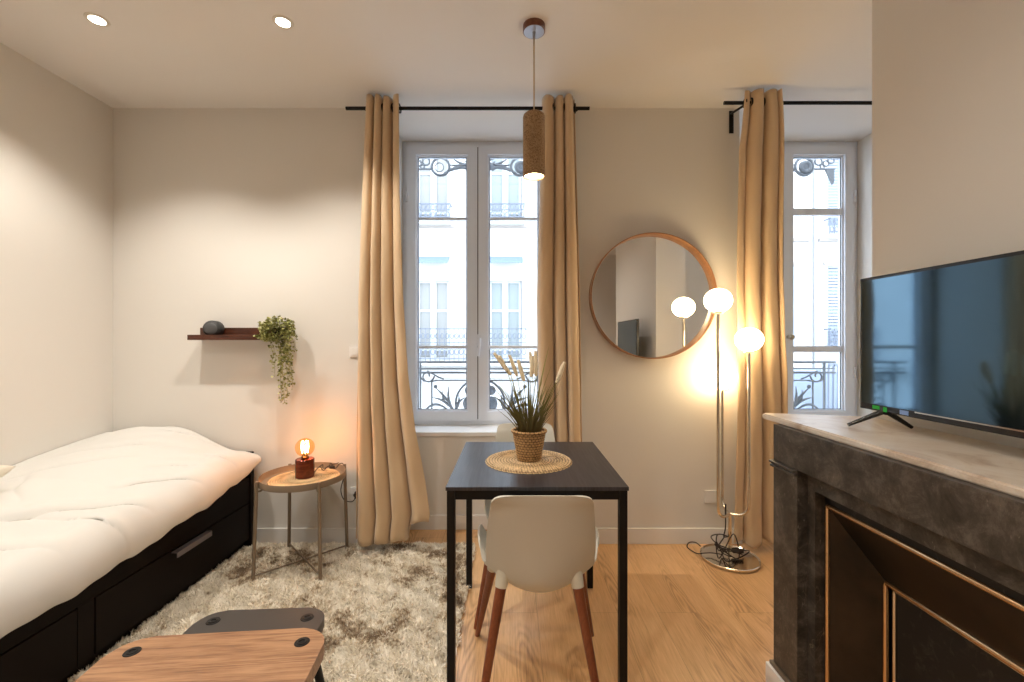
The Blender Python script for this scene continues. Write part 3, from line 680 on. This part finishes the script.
woven_mat((tcx+.012, tcy-.008, RH-.0295), .188, TRAYSTRAW, 'round woven straw mat on the metal tray side table')
lc = Vector((-1.190, 2.50, RH-.0225))
bl_ = thing('bulb_table_lamp', 'small lamp with glowing amber globe bulb on a reddish wooden cylinder', 'lamp', lc)
MB().lathe([(0,0),(.048,0),(.051,.003),(.051,.102),(.048,.105),(.020,.105),(.0,.105)], lc, 40).build('base', BASEWOOD, bl_, angle=35)
MB().lathe([(0,.104),(.021,.104),(.021,.116),(.015,.120),(.015,.130),(0,.130)], lc, 24).build('socket', mat('bronze_socket', (.08,.045,.025), .3, .9), bl_, angle=35)
bc = lc + Vector((0,0,.186)); BR = .052
prof = [(.013,.122)] + [(BR*math.sin(R(t)), .170-BR*math.cos(R(t))) for t in range(22,181,8)]
gb = MB().lathe(prof[:-1]+[(0,.170+BR)], lc, 36).build('bulb', BULBG, bl_, True)
b = MB()
for k in range(6):
    a = 2*PI*k/6; r = .016
    b.tube([lc+Vector((r*math.cos(a), r*math.sin(a), .140)), lc+Vector((r*1.2*math.cos(a+.3), r*1.2*math.sin(a+.3), .172)), lc+Vector((r*math.cos(a+.6), r*math.sin(a+.6), .205))], .0017, 6)
b.build('filament', FILA, gb, True)
b = MB().cone(lc+Vector((0,0,.13)), lc+Vector((0,0,.155)), .005, .003).build('stem', mat('bulb_stem_glass', (.5,.35,.2), .2), gb)
pts = catmull([lc+Vector(p) for p in ((.05,0,.02),(.07,.03,.05),(.085,.05,.022),(.11,.06,.045),(.13,.10,.018),(.15,.12,.040),(.145,.15,.034),(.155,.165,.025),(.160,.17,-.04),(.14,.17,-.13),(.15,.18,-.19),(.17,.20,-.215),(.19,.225,-.225))] + [Vector((-.985,2.728,.30))], 6)
MB().tube(pts, .0028, 6).build('cord', BLKCORD, bl_, True)
pts = catmull([lc+Vector(p) for p in ((.07,.04,.05),(.09,.03,.062),(.08,.06,.03),(.12,.05,.05),(.11,.09,.055),(.14,.08,.022),(.10,.11,.03),(.15,.11,.05))], 5)
MB().tube(pts, .0026, 6).box(lc.x+.118, lc.x+.145, lc.y+.05, lc.y+.07, lc.z+.030, lc.z+.045, .003).build('cord_switch', BLKCORD, bl_, True)

# ------------------------------------------------------------------ sockets and switch
def socket(x, z, label, plug=True):
    root = thing('wall_socket', label, 'socket', (x, YB, z))
    MB().box(x-.04, x+.04, YB-.010, YB, z-.04, z+.04, .003).build('cover_plate', WHITE, root)
    MB().lathe([(0,-.011),(.021,-.011),(.024,-.014),(.026,-.014),(.026,-.009)], (x,YB,z), 28, Matrix.Rotation(-PI/2, 4, 'X') @ Matrix.Scale(-1,4,(0,0,1))).build('well', WHITE, root, angle=40)
    if plug: MB().cone((x, YB-.010, z), (x, YB-.035, z), .018, .013).cone((x,YB-.03,z),(x,YB-.04,z-.02),.005).build('plug', BLKCORD, root, angle=40)
    return root
socket(-.985, .318, 'white wall socket with dark plug behind the side table')
socket(1.262, .298, 'white wall socket behind the stem of the floor lamp', False)
sw = thing('light_switch', 'small white light switch on the wall beside the left curtain', 'switch', (-1.005, YB, 1.22))
MB().box(-1.035, -.965, YB-.009, YB, 1.185, 1.255, .003).build('cover_plate', WHITE, sw)
MB().box(-1.018, -.982, YB-.013, YB-.008, 1.198, 1.242, .002).build('rocker', WHITE, sw)

# ------------------------------------------------------------------ wall shelf, speaker, plant
SX0, SX1 = -1.975, -1.41
sh = thing('picture_ledge', 'narrow dark walnut picture ledge fixed to the wall above the bed', 'shelf', ((SX0+SX1)/2, YB, 1.30))
MB().box(SX0, SX1, YB-.125, YB, 1.294, 1.312, .0015).build('board', WALNUT, sh)
MB().box(SX0, SX1, YB-.125, YB-.110, 1.3121, 1.326, .0015).build('front_lip', WALNUT, sh)
MB().box(SX0, SX1, YB-.016, YB, 1.3121, 1.372, .0015).build('back_lip', WALNUT, sh)
spk = thing('smart_speaker', 'dark grey rounded speaker on the left of the wall ledge', 'speaker', (-1.859, YB-.066, 1.3125))
Ms = Matrix.Rotation(R(14), 4, 'Z') @ Matrix.Rotation(R(90), 4, 'X') @ Matrix.Diagonal((1.2,1.2,.95,1))
sc_ = Vector((-1.859, YB-.062, 1.3125+.0515))
MB().lathe([(0,-.052),(.026,-.052),(.037,-.046),(.0425,-.034),(.0425,.022),(.039,.034),(.030,.041)], sc_, 40, Ms).build('body', SPKR, spk, True)
MB().lathe([(.030,.041),(.027,.044),(0,.0445)], sc_, 32, Ms).build('front_disc', SPKRF, spk, angle=50)
def leaf_mesh(b, p, d, w, l):
    d = d.normalized(); side = d.cross(Vector((random.uniform(-1,1),random.uniform(-1,1),random.uniform(-1,1)))).normalized(); up = side.cross(d)
    P = [p, p+d*l*.35+side*w*.5+up*w*.12, p+d*l*.75+side*w*.42+up*w*.1, p+d*l, p+d*l*.75-side*w*.42+up*w*.1, p+d*l*.35-side*w*.5+up*w*.12]
    mid = p+d*l*.55-up*w*.05; vs = [b.bm.verts.new(q) for q in P]; m_ = b.bm.verts.new(mid)
    for i in range(6): b.bm.faces.new((vs[i], vs[(i+1)%6], m_))
pc = Vector((-1.445, YB-.070, 1.3125))
pl = thing('trailing_plant', 'trailing green plant spilling from a dark pot at the right end of the ledge', 'plant', pc)
MB().lathe([(0,0.0005),(.030,0.0005),(.034,.004),(.040,.055),(.037,.055),(.032,.02),(0,.02)], pc, 28).build('pot', POTM, pl, angle=40)
b = MB(); random.seed(21)
for i in range(900):
    a = random.uniform(0, 2*PI); rr = random.random()**.6; q = Vector((math.cos(a)*.100*rr-.004, math.sin(a)*.052*rr-.014, random.uniform(-.080,.085)*(1-.5*rr*rr)+.045))
    if q.z < .008 and q.y > -.06 : q.y = -.065 + random.uniform(-.02,.012)
    q.y = min(q.y, .045); leaf_mesh(b, pc+q, Vector((q.x*2+random.uniform(-.05,.05), q.y*2+random.uniform(-.06,.04), random.uniform(-.06,.05))), .015, .017)
b.build('foliage', LEAF, pl, recalc=False)
def vine(x0, x1, ztop, zbot, dens=1.0, wob=.006):
    b = MB(); pts = []; n = 16
    for i in range(n+1):
        t = i/n; pts.append(Vector((x0+(x1-x0)*t+wob*math.sin(t*9+x0*50), YB-.140+.03*t+.006*math.sin(t*12+x1*40), ztop+(zbot-ztop)*t)))
    b.tube(pts, .0012, 5)
    for i in range(int((ztop-zbot)/.0065*dens)):
        t = random.random(); k = min(n-1, int(t*n)); p = pts[k].lerp(pts[k+1], t*n-k); dd = Vector((random.uniform(-1,1), random.uniform(-1,.5), random.uniform(-.8,.4)))
        p = p + dd*.006; leaf_mesh(b, p, dd, .0125, .014)
    b.build('vine', LEAF, pl, recalc=False)
px = lambda x: (x-CX)*2.64/F; pz = lambda y: CH-(y-CY)*2.64/F
for (a, c, zt, zb, d) in ((281,279.5,340,402,1.5),(284,282,340,404,1.4),(289,291,340,388,1.7),(287,285.5,340,399,1.0),(278,281,335,378,1.7),(291,288,335,375,1.6),(271,271.5,335,363,1.2),(262,262,325,340,1.3),(294,294,325,350,1.2),(283,286,330,365,2.0),(288,283,330,358,2.0),(276,273,345,377,.6)):
    vine(px(a), px(c), pz(zt), pz(zb), d)

# ------------------------------------------------------------------ dining table
TX0, TX1, TY0, TY1, TH = -.2425, .4265, 1.584, 2.296, .756
dt = thing('dining_table', 'square black dining table with slim metal legs in front of the window', 'table', ((TX0+TX1)/2, (TY0+TY1)/2, 0))
MB().box(TX0, TX1, TY0, TY1, TH-.014, TH, .002).build('tabletop', BLACKT, dt)
e = .012
MB().box(TX0+.03, TX1-.03, TY0+.012, TY0+.034, TH-.050, TH-.0145).box(TX0+.03, TX1-.03, TY1-.034, TY1-.012, TH-.050, TH-.0145).box(TX0+.012, TX0+.034, TY0+.03, TY1-.03, TH-.050, TH-.0145).box(TX1-.034, TX1-.012, TY0+.03, TY1-.03, TH-.050, TH-.0145).build('apron', BLACKM, dt)
for lx in (TX0+.004, TX1-.034):
    for ly in (TY0+.004, TY1-.034): MB().box(lx, lx+.030, ly, ly+.030, .0, TH-.0145, .003).build('leg', BLACKM, dt)
pmc = Vector((.074, 1.93, TH))
woven_mat(tuple(pmc), .19, MATSTRAW, 'round woven straw placemat on the black dining table')
# potted grass
gc = pmc + Vector((.002, .0, .0066))
pg = thing('potted_grass', 'ornamental grass with pale seed heads in a wicker basket on the dining table', 'plant', gc)
pr = []; rows = 26
for j in range(rows+1):
    t = j/rows; pr.append((.051+.022*t, .002+.124*t))
bk = MB().lathe([(0,.001)]+pr+[(.070,.128),(.066,.118),(.060,.10),(0,.10)], gc, 84, rmod=lambda a, j: (.0026*math.sin(a*21+(PI if (j//1) % 2 else 0)) if 1 <= j <= rows+1 else 0)).build('basket', STRAW, pg, angle=70)
b = MB()
for s_ in (0, PI): b.tube([gc+Vector(((.0735+.003*math.cos(t*24+s_))*math.cos(t), (.0735+.003*math.cos(t*24+s_))*math.sin(t), .128+.003*math.sin(t*24+s_))) for t in [2*PI*i/150 for i in range(150)]], .0042, 6, closed=True)
b.build('rim', STRAW, bk, True)
random.seed(5)
def blade(b, p0, tip, w, sag=.0):
    p0 = Vector(p0); tip = Vector(tip); n = 9; prev = None; side = (tip-p0).cross(Vector((random.uniform(-.4,.4),-1,random.uniform(-.2,.2)))).normalized()
    for i in range(n+1):
        t = i/n; q = p0.lerp(tip, t); q.x = p0.x + (tip.x-p0.x)*(t**1.5); q.y = p0.y + (tip.y-p0.y)*(t**1.5); q.z -= sag*t*t
        ww = w*(1-t**2.5)*.5+.0003; A = b.bm.verts.new(q-side*ww); B = b.bm.verts.new(q+side*ww)
        if prev: b.bm.faces.new((prev[0], prev[1], B, A))
        prev = (A, B)
for i in range(100):
    b = MB(); a = random.uniform(0, 2*PI); r0 = .045*math.sqrt(random.random()); hgt = random.uniform(.08,.34); sp_ = random.uniform(.01,.15)*hgt/.3*(1.15 if math.cos(a) < 0 else .85)
    if i < 100:
        for q in range(2):
            da = random.uniform(-.25,.25); hh = hgt*random.uniform(.75,1.1)
            p0 = gc+Vector((r0*math.cos(a+da), r0*math.sin(a+da), .10)); blade(b, p0, p0+Vector((math.cos(a+da)*sp_, math.sin(a+da)*sp_*.8, hh-.03)), random.uniform(.0022,.0042), .01)
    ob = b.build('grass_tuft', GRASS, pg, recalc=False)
G = lambda x, y, yy=1.93: Vector(((x-CX)*yy/F, yy, CH-(y-CY)*yy/F))
b = MB()
blade(b, gc+Vector((.02,0,.1)), G(549,346,1.93), .007); blade(b, gc+Vector((.03,0,.1)), G(560,375,1.88), .006); blade(b, gc+Vector((-.03,0,.1)), G(494,388,1.88), .004); blade(b, gc+Vector((-.03,0,.1)), G(500,398,1.9), .004); blade(b, gc+Vector((.03,0,.1)), G(557,402,1.9), .005)
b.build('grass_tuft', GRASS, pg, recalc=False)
for (x0,y0,x1,y1,dy,r) in ((511,375,494,353,-.02,.0065),(507,371,499.5,356,-.05,.006),(517,376,509.5,355,.0,.006),(524,381,518,360,-.03,.0065),(533,374,530,352,.02,.006),(536,376,535.5,351,-.02,.0065),(531,377,532.5,356,-.04,.006),(556.5,383,564.5,362,-.01,.0075)):
    yy = 1.93+dy; p = G(x0,y0,yy); q = G(x1,y1,yy); b = MB()
    n = 22; pts = [p.lerp(q, i/n) for i in range(n+1)]
    b.tube(pts, [1.35*r*(.35+.65*math.sin(PI*min(1,(.12+.80*i/n)))**.7)*(1+.10*(i % 2)) for i in range(n+1)], 8)
    for k in range(60):
        t = random.uniform(.02,.97); c0 = p.lerp(q, t); a = random.uniform(0,2*PI); o_ = Vector((math.cos(a)*r, math.sin(a)*r, 0)); d = (q-p).normalized()
        b.tube([c0+o_*.6, c0+o_*1.25+d*.008], [.0009,.0003], 3, caps=False)
    hd = b.build('seed_head', SEED, pg, True)
    st_ = MB().tube(catmull([gc+Vector(((p.x-gc.x)*.18, dy*.2, .10)), gc+Vector(((p.x-gc.x)*.5, dy*.5, (p.z-gc.z)*.62)), p], 5), .0014, 5).build('stalk', GRASS, hd, True)

# ------------------------------------------------------------------ chairs
def make_chair(label):
    root = thing('shell_chair', label, 'chair', (0,0,0), None)
    # profile: (y, z, halfwidth, side lift, exponent); normal points to the sitter
    prof = [(.265,.438,.185,.006,3),(.255,.447,.200,.015,3),(.20,.446,.220,.055,3),(.13,.440,.216,.125,2.8),(.05,.434,.217,.160,2.6),(-.03,.430,.215,.165,2.4),(-.09,.434,.208,.140,2.2),(-.135,.450,.200,.105,2.0),(-.165,.480,.187,.085,2.0),(-.182,.53,.182,.065,2.0),(-.196,.60,.180,.045,2.2),(-.215,.68,.173,.030,2.4),(-.236,.76,.163,.018,2.4),(-.243,.784,.159,.008,2.6),(-.247,.798,.151,.003,2.6),(-.249,.806,.139,.001,2.6),(-.250,.810,.118,0,2.6),(-.250,.8115,.075,0,2.6)]
    P = [Vector((0,a,b_)) for a, b_, *_ in prof]
    def fn(u, v):
        t = v*(len(prof)-1); k = min(len(prof)-2, int(t)); f = t-k
        p0, p1, p2, p3 = [prof[max(0, min(len(prof)-1, k+d))] for d in (-1,0,1,2)]
        q = [.5*((2*b_)+(c-a)*f+(2*a-5*b_+4*c-d)*f*f+(3*b_-a-3*c+d)*f**3) for a,b_,c,d in zip(p0,p1,p2,p3)]
        tg = Vector((0, p2[0]-p1[0], p2[1]-p1[1])).normalized(); ta = Vector((0, (p2[0]-p0[0]), (p2[1]-p0[1]))).normalized(); tb = Vector((0, p3[0]-p1[0], p3[1]-p1[1])).normalized()
        tg = ta.lerp(tb, f).normalized(); nrm = Vector((0, tg.z, -tg.y))
        if nrm.z < -.05: nrm = -nrm
        s = 2*u-1; w = q[2]; x = w*math.sin(s*PI/2*.98)/math.sin(PI/2*.98); lift = q[3]*abs(x/w)**q[4]
        return Vector((x, q[0], q[1])) + nrm*lift
    o = MB().grid(fn, 40, 70).build('shell', SHELLM, root, True, recalc=False); solid(o, .007, 0)
    o.modifiers.new('Bevel','BEVEL').width = .002
    for sx, sy, tx, ty, bx, by in ((-1,-1,-.122,-.128,-.214,-.236),(1,-1,.117,-.128,.204,-.236),(-1,1,-.165,.12,-.246,.315),(1,1,.165,.12,.254,.315)):
        top = Vector((tx, ty, .520 if sy < 0 else .428)); bot = Vector((bx, by, 0)); d = bot-top; c1 = top+d*.10
        lg = MB().cone(c1 - d*.02, bot, .0185, .0105, 20).build('leg', LEGWOOD, root, angle=40)
        MB().cone(top, c1, .024, .0205, 20).build('collar', COLLAR, lg, angle=40)
    return root
ch = make_chair('off-white shell chair with reddish wooden legs tucked under the near side of the table')
far = copy_tree(ch); far['label'] = 'cream shell chair on the window side of the table, mostly hidden by the tabletop'
for o_ in (ch, far): o_['group'] = 'shell chairs at the dining table'
ch.location = (.0945, 1.590, 0); far.location = (.082, 2.27, 0); far.rotation_euler = (0,0,PI+R(1.8))

# ------------------------------------------------------------------ pendant lamp
pX, pY = .1035, 2.045
pd = thing('pendant_lamp', 'slim cork cylinder pendant lamp hanging over the dining table', 'lamp', (pX, pY, CEIL))
MB().lathe([(.048,-.030),(.052,-.028),(.052,0),(0,0)], (pX,pY,CEIL), 40).build('canopy', PENDWOOD, pd, angle=40)
MB().lathe([(0,-.0305),(.0475,-.0305),(.048,-.028)], (pX,pY,CEIL), 40).cone((pX,pY,CEIL-.030),(pX,pY,CEIL-.060),.008,.006).build('canopy_plate', CANOPY, pd, angle=40)
MB().cone((pX,pY,CEIL-.05),(pX,pY,2.35), .0036, n=10).build('cord', CORD, pd, True)
MB().lathe([(0,2.354),(.042,2.354),(.049,2.348),(.052,2.338),(.052,2.064),(.051,2.059),(.0465,2.059),(.0465,2.09),(0,2.09)], (pX,pY,0), 48).build('shade', CORK, pd, angle=45)
MB().lathe([(0,2.068),(.0460,2.068),(.0460,2.073),(0,2.073)], (pX,pY,0), 32).build('bulb', PENDEM, pd, angle=40)

# ------------------------------------------------------------------ mirror
mcx, mcz, MR = .881, 1.569, .3925
mr = thing('round_mirror', 'round wall mirror with deep thin wooden frame beside the floor lamp', 'mirror', (mcx, YB, mcz))
Mm = Matrix.Rotation(R(90), 4, 'X')
MB().lathe([(MR-.006,.0),(MR,.0),(MR,.075),(MR-.0055,.075),(MR-.006,.074),(MR-.006,.0)], (mcx,YB,mcz), 128, Mm).build('frame', MIRRORWOOD, mr, angle=40)
MB().lathe([(0,.018),(MR-.0058,.018),(MR-.0058,.028),(0,.028)], (mcx,YB,mcz), 128, Mm).build('mirror_glass', MIRROR, mr, angle=40)

# ------------------------------------------------------------------ floor lamp
lx, ly = 1.283, 2.563
fl = thing('globe_floor_lamp', 'chrome floor lamp with three lit opal globes on a mirror-like round base', 'lamp', (lx, ly, 0))
MB().lathe([(0,.0),(.152,.0),(.160,.006),(.162,.020),(.158,.022),(.152,.014),(.05,.012),(.014,.014),(.012,.02),(0,.02)], (lx,ly,0), 64).build('base', CHROME, fl, angle=50)
AZ = .268
MB().cone((lx,ly,.012),(lx,ly,AZ), .0105, n=18).build('stem', CHROME, fl, angle=40)
for a, gz in ((215,1.52),(335,1.297),(85,1.062)):
    r = {215:.126, 335:.100, 85:.112}[a]; dx, dy = math.cos(R(a)), math.sin(R(a)); c = .070
    pts = [Vector((lx,ly,AZ))] + [Vector((lx+dx*(r-c+c*math.sin(t)), ly+dy*(r-c+c*math.sin(t)), AZ+c-c*math.cos(t))) for t in [PI/2*i/8 for i in range(9)]] + [Vector((lx+dx*r, ly+dy*r, gz-.080))]
    if a == 85: gy = ly+dy*r
    arm = MB().tube(pts, .0085, 12).cone((lx+dx*r,ly+dy*r,gz-.074),(lx+dx*r,ly+dy*r,gz-.066),.030,.036).build('arm', CHROME, fl, angle=45)
    MB().sphere((lx+dx*r, ly+dy*r, gz), .076, (1,1,.90), 32).build('globe', OPAL, arm, True)
random.seed(11)
P = [Vector((lx-.03,ly-.01,.30)), Vector((lx-.035,ly-.02,.20)), Vector((lx-.05,ly-.03,.15))]
for k in range(17):
    a = random.uniform(0,2*PI); P.append(Vector((lx-.02+random.uniform(-.09,.10), ly-.04+random.uniform(-.06,.07), random.choice((.03,.05,.10,.13,.16))*random.uniform(.7,1.2)+.008)))
P += [Vector((lx+.05,ly+.02,.06)), Vector((lx+.09,ly+.03,.04)), Vector((lx+.11,ly+.05,.045))]
MB().tube(catmull(P, 7), .0034, 6).tube(catmull([(lx-.12,ly+.12,.022),(lx-.15,ly+.12,.045),(lx-.19,ly+.12,.045),(lx-.205,ly+.11,.02),(lx-.17,ly+.06,.008),(lx-.150,ly+.02,.028),(lx-.10,ly+.02,.03),(lx-.05,ly-.02,.04)],7), .0032, 6).tube([(lx-.03,ly-.01,.33),(lx-.03,ly-.012,.26)], .005).box(lx+.02,lx+.085,ly+.0,ly+.03,.035,.055,.006).build('cord', BLKCORD, fl, True)

# ------------------------------------------------------------------ fireplace
fp = thing('marble_fireplace', 'dark grey marble fireplace with pale marble mantel shelf and brass-edged hearth', 'fireplace', (1.1, .9, 0))
YC = .895; MT = 1.0144
MB().prism([(.947,.16),(XBR,.16),(XBR,1.575),(1.22,1.590),(.965,1.66),(.947,1.645)], MT-.020, MT, .004).build('mantel_shelf', MARBLE, fp)
fX, iX, gX = .926, .960, .991; yf = 1.541; yn = 2*YC-yf
MB().box(fX, XBR, yn, yf, .868, MT-.0202, .002).build('frieze', STONE, fp)
for sgn in (1, -1):
    ya, yb = YC+sgn*.646, YC+sgn*.518; a, c = sorted((ya, yb))
    j = MB().box(fX, XBR, a, c, .155, .8678, .002).build('jamb', STONE, fp)
    ya, yb = YC+sgn*.652, YC+sgn*.518; a2, c2 = sorted((ya, yb))
    MB().box(fX-.014, fX+.02, a2, c2, .859, .8675, .003).box(fX-.005, fX+.02, a2, c2, .855, .8589).box(fX-.010, fX+.02, a2, c2, .845, .8549, .003).build('capital_moulding', STONE, j)
    a3, c3 = sorted((YC+sgn*.655, YC+sgn*.515))
    MB().box(fX-.010, XBR, a3, c3, .142, .1548, .003).build('base_moulding', STONELIP, j)
    a4, c4 = sorted((YC+sgn*.664, YC+sgn*.512))
    MB().box(fX-.018, XBR, a4, c4, 0, .1415, .003).build('plinth', WHITE, fp)
yi = .518; yg = .483; ys = .470
b = MB().box(iX, XBR-.001, YC-yi, YC+yi, .811, .8678)
for sgn in (1,-1): a, c = sorted((YC+sgn*yi, YC+sgn*yg)); b.box(iX, XBR-.001, a, c, 0, .811)
b.build('inner_surround', STONE, fp)
def loop_rod(y, z, x, r, name, m, zb=0.0):
    MB().tube([(x, YC+y, zb), (x, YC+y, z-.01), (x, YC+y-.004, z), (x, YC-y+.004, z), (x, YC-y, z-.01), (x, YC-y, zb)], r, 10).build(name, m, fp, angle=60)
# backing frame in the groove
b = MB().box(gX, gX+.03, YC-yg, YC+yg, .765, .8105)
for sgn in (1,-1): a, c = sorted((YC+sgn*yg, YC+sgn*(ys-.004))); b.box(gX, gX+.03, a, c, 0, .765)
b.build('groove_frame', SOOT, fp)
loop_rod(ys, .772, gX-.001, .0078, 'brass_trim', BRASS)
b = MB(); oy, oz, ox = ys-.006, .764, gX+.002; iy, iz, ix = .379, .588, 1.0925
def q4(*p): b.bm.faces.new([b.bm.verts.new(v) for v in p])
q4((ox,YC-oy,oz),(ox,YC+oy,oz),(ix,YC+iy,iz),(ix,YC-iy,iz))
for s_ in (1,-1): q4((ox,YC+s_*oy,0),(ox,YC+s_*oy,oz),(ix,YC+s_*iy,iz),(ix,YC+s_*iy,0))
solid(b.build('splayed_surround', HEARTHM, fp, recalc=False), .004, 0)
loop_rod(iy-.004, iz-.004, ix-.002, .0075, 'inner_brass_trim', BRASS)
loop_rod(iy-.018, iz-.018, ix+.012, .006, 'inner_steel_trim', CHROME)
MB().box(ix+.016, ix+.024, YC-iy+.002, YC+iy-.002, .0, iz-.004).build('shutter_panel', SOOT, fp)

# ------------------------------------------------------------------ television
tX = 1.157; ty0, ty1, tz0, tz1 = .717, 1.447, 1.066, 1.494
tv = thing('television', 'black flat-screen television standing on the marble mantel shelf', 'television', (tX, (ty0+ty1)/2, MT))
MB().box(tX, tX+.022, ty0, ty1, tz0, tz1, .003).box(tX+.022, tX+.055, ty0+.12, ty1-.12, tz0+.03, tz0+.26, .008).build('casing', TVBODY, tv)
MB().box(tX-.0012, tX+.002, ty0+.010, ty1-.010, tz0+.020, tz1-.010).build('screen', SCREEN, tv)
for yy in (ty1-.085, ty0+.085):
    a = Vector((tX+.012, yy, tz0+.004)); b = MB()
    for q in ((1.075, yy+.030, MT+.005), (1.243, yy-.010, MT+.005)):
        b.tube([a, a.lerp(Vector(q), .1), Vector(q)], [.010,.009,.0055], 8)
    b.box(tX+.002, tX+.022, yy-.015, yy+.015, tz0-.008, tz0+.006, .002)
    b.build('stand_leg', TVBODY, tv, angle=50)
MB().box(tX-.0012, tX-.0002, ty1-.078, ty1-.052, tz0+.006, tz0+.017).box(tX-.0012, tX-.0002, ty1-.105, ty1-.092, tz0+.002, tz0+.017).build('green_sticker', GRN, tv)
MB().box(tX-.0012, tX-.0002, ty1-.178, ty1-.150, tz0+.004, tz0+.017).build('blue_sticker', BLU, tv)
MB().box(tX-.003, tX, ty0+.03, ty1-.20, tz0+.016, tz0+.0195).build('silver_strip', CHROME, tv)

# ------------------------------------------------------------------ nesting tables
def rounded(x0, x1, y0, y1, r, n=8):
    out = []
    for cx, cy, a in ((x1-r,y1-r,0),(x0+r,y1-r,90),(x0+r,y0+r,180),(x1-r,y0+r,270)):
        for k in range(n+1): t = R(a+90*k/n); out.append((cx+r*math.cos(t), cy+r*math.sin(t)))
    return out
def nest_table(label, w, d, h, th, m, corner, rot, r, bolt):
    root = thing('nesting_table', label, 'coffee table', (0,0,0), 'nesting coffee tables')
    MB().prism(rounded(-w, 0, -d, 0, r), h-th, h, .003).build('tabletop', m, root, angle=35)
    for sx in (0,1):
        for sy in (0,1):
            bx = -bolt if not sx else -w+bolt; by = -bolt if not sy else -d+bolt; o = Vector((.055 if not sx else -.055, .055 if not sy else -.055, 0))
            lg = MB().cone((bx,by,h-th), (bx+o.x,by+o.y,0), .016, .010, 20).build('leg', BLACKM, root, angle=40)
            MB().lathe([(0,h+.0005),(.006,h+.0005),(.008,h+.003),(.012,h+.003),(.013,h+.0015),(.019,h+.0015),(.0215,h-.001)], (bx,by,0), 28).build('bolt_cap', BLACKM, lg, angle=30)
    root.location = corner; root.rotation_euler = (0,0,rot)
    return root
nest_table('larger nesting table with reddish wood-grain top, nearest the camera', .565, .56, .45, .040, TABLEWOOD, (-.528, 1.278, 0), R(5), .080, .062)
nest_table('smaller dark brown nesting table peeking out behind the wooden one', .40, .42, .40, .034, DARKTOP, (-.606, 1.455, 0), R(3.5), .070, .055)

# ------------------------------------------------------------------ downlights
def downlight(x, y, label, power, size=118):
    root = thing('recessed_downlight', label, 'ceiling light', (x, y, CEIL), 'recessed ceiling downlights')
    MB().lathe([(.030,-.002),(.032,-.005),(.043,-.004),(.046,-.0005),(.046,0),(.030,0)], (x,y,CEIL), 36).build('trim_ring', DLRING, root, angle=40)
    MB().lathe([(0,-.0035),(.030,-.0035),(.030,0),(0,0)], (x,y,CEIL), 28).build('lens', DLEM, root, angle=40)
    l = bpy.data.lights.new('downlight_beam', 'SPOT'); l.energy = power; l.color = (1,.935,.84); l.spot_size = R(size); l.spot_blend = .6; l.shadow_soft_size = .022
    o = bpy.data.objects.new('downlight_beam', l); C.objects.link(o); o.location = (0, 0, -.012); o.parent = root
DP = 36
downlight(-1.912, 2.005, 'leftmost recessed downlight, above the bed', DP)
downlight(-1.063, 2.02, 'recessed downlight in the ceiling above the side table', DP)
for x, y, t in ((-1.9, .5, 'added fill downlight above the near end of the bed, outside the picture'), (-.55, .35, 'added fill downlight above the nesting tables, outside the picture'), (.25, .45, 'added fill downlight in front of the hearth, outside the picture'),
                (-1.5, -1.0, 'added fill downlight at the back left of the room, outside the picture'), (.3, -1.0, 'added fill downlight at the back middle of the room, outside the picture')):
    downlight(x, y, t, DP*.42, 140)  # unseen wide lamps, added to brighten the room and window wall

# ------------------------------------------------------------------ world, camera
w = bpy.data.worlds.new('sky'); bpy.context.scene.world = w; w.use_nodes = True
w.node_tree.nodes['Background'].inputs[0].default_value = (.80,.89,1,1); w.node_tree.nodes['Background'].inputs[1].default_value = 3.0
for i, ww in enumerate((W1, W2)):
    l = bpy.data.lights.new('daylight_portal', 'AREA'); l.shape = 'RECTANGLE'; l.size = ww[1]-ww[0]; l.size_y = CEIL-SILL; l.cycles.is_portal = True
    o = bpy.data.objects.new('daylight_portal', l); C.objects.link(o); o.location = ((ww[0]+ww[1])/2, YO+.02, (CEIL+SILL)/2); o.rotation_euler = (R(-90), 0, 0)
cam = bpy.data.cameras.new('camera'); co = bpy.data.objects.new('camera', cam); C.objects.link(co)
co.location = (0,0,CH); co.rotation_euler = (R(90),0,0); cam.sensor_width = 36; cam.lens = F/1024*36; cam.clip_start = .02; cam.clip_end = 200
sc = bpy.context.scene; sc.camera = co
sc.view_settings.view_transform = 'Standard'; sc.view_settings.look = 'None'; sc.view_settings.gamma = 1; sc.view_settings.use_curve_mapping = False
sc.view_settings.exposure = 1.0
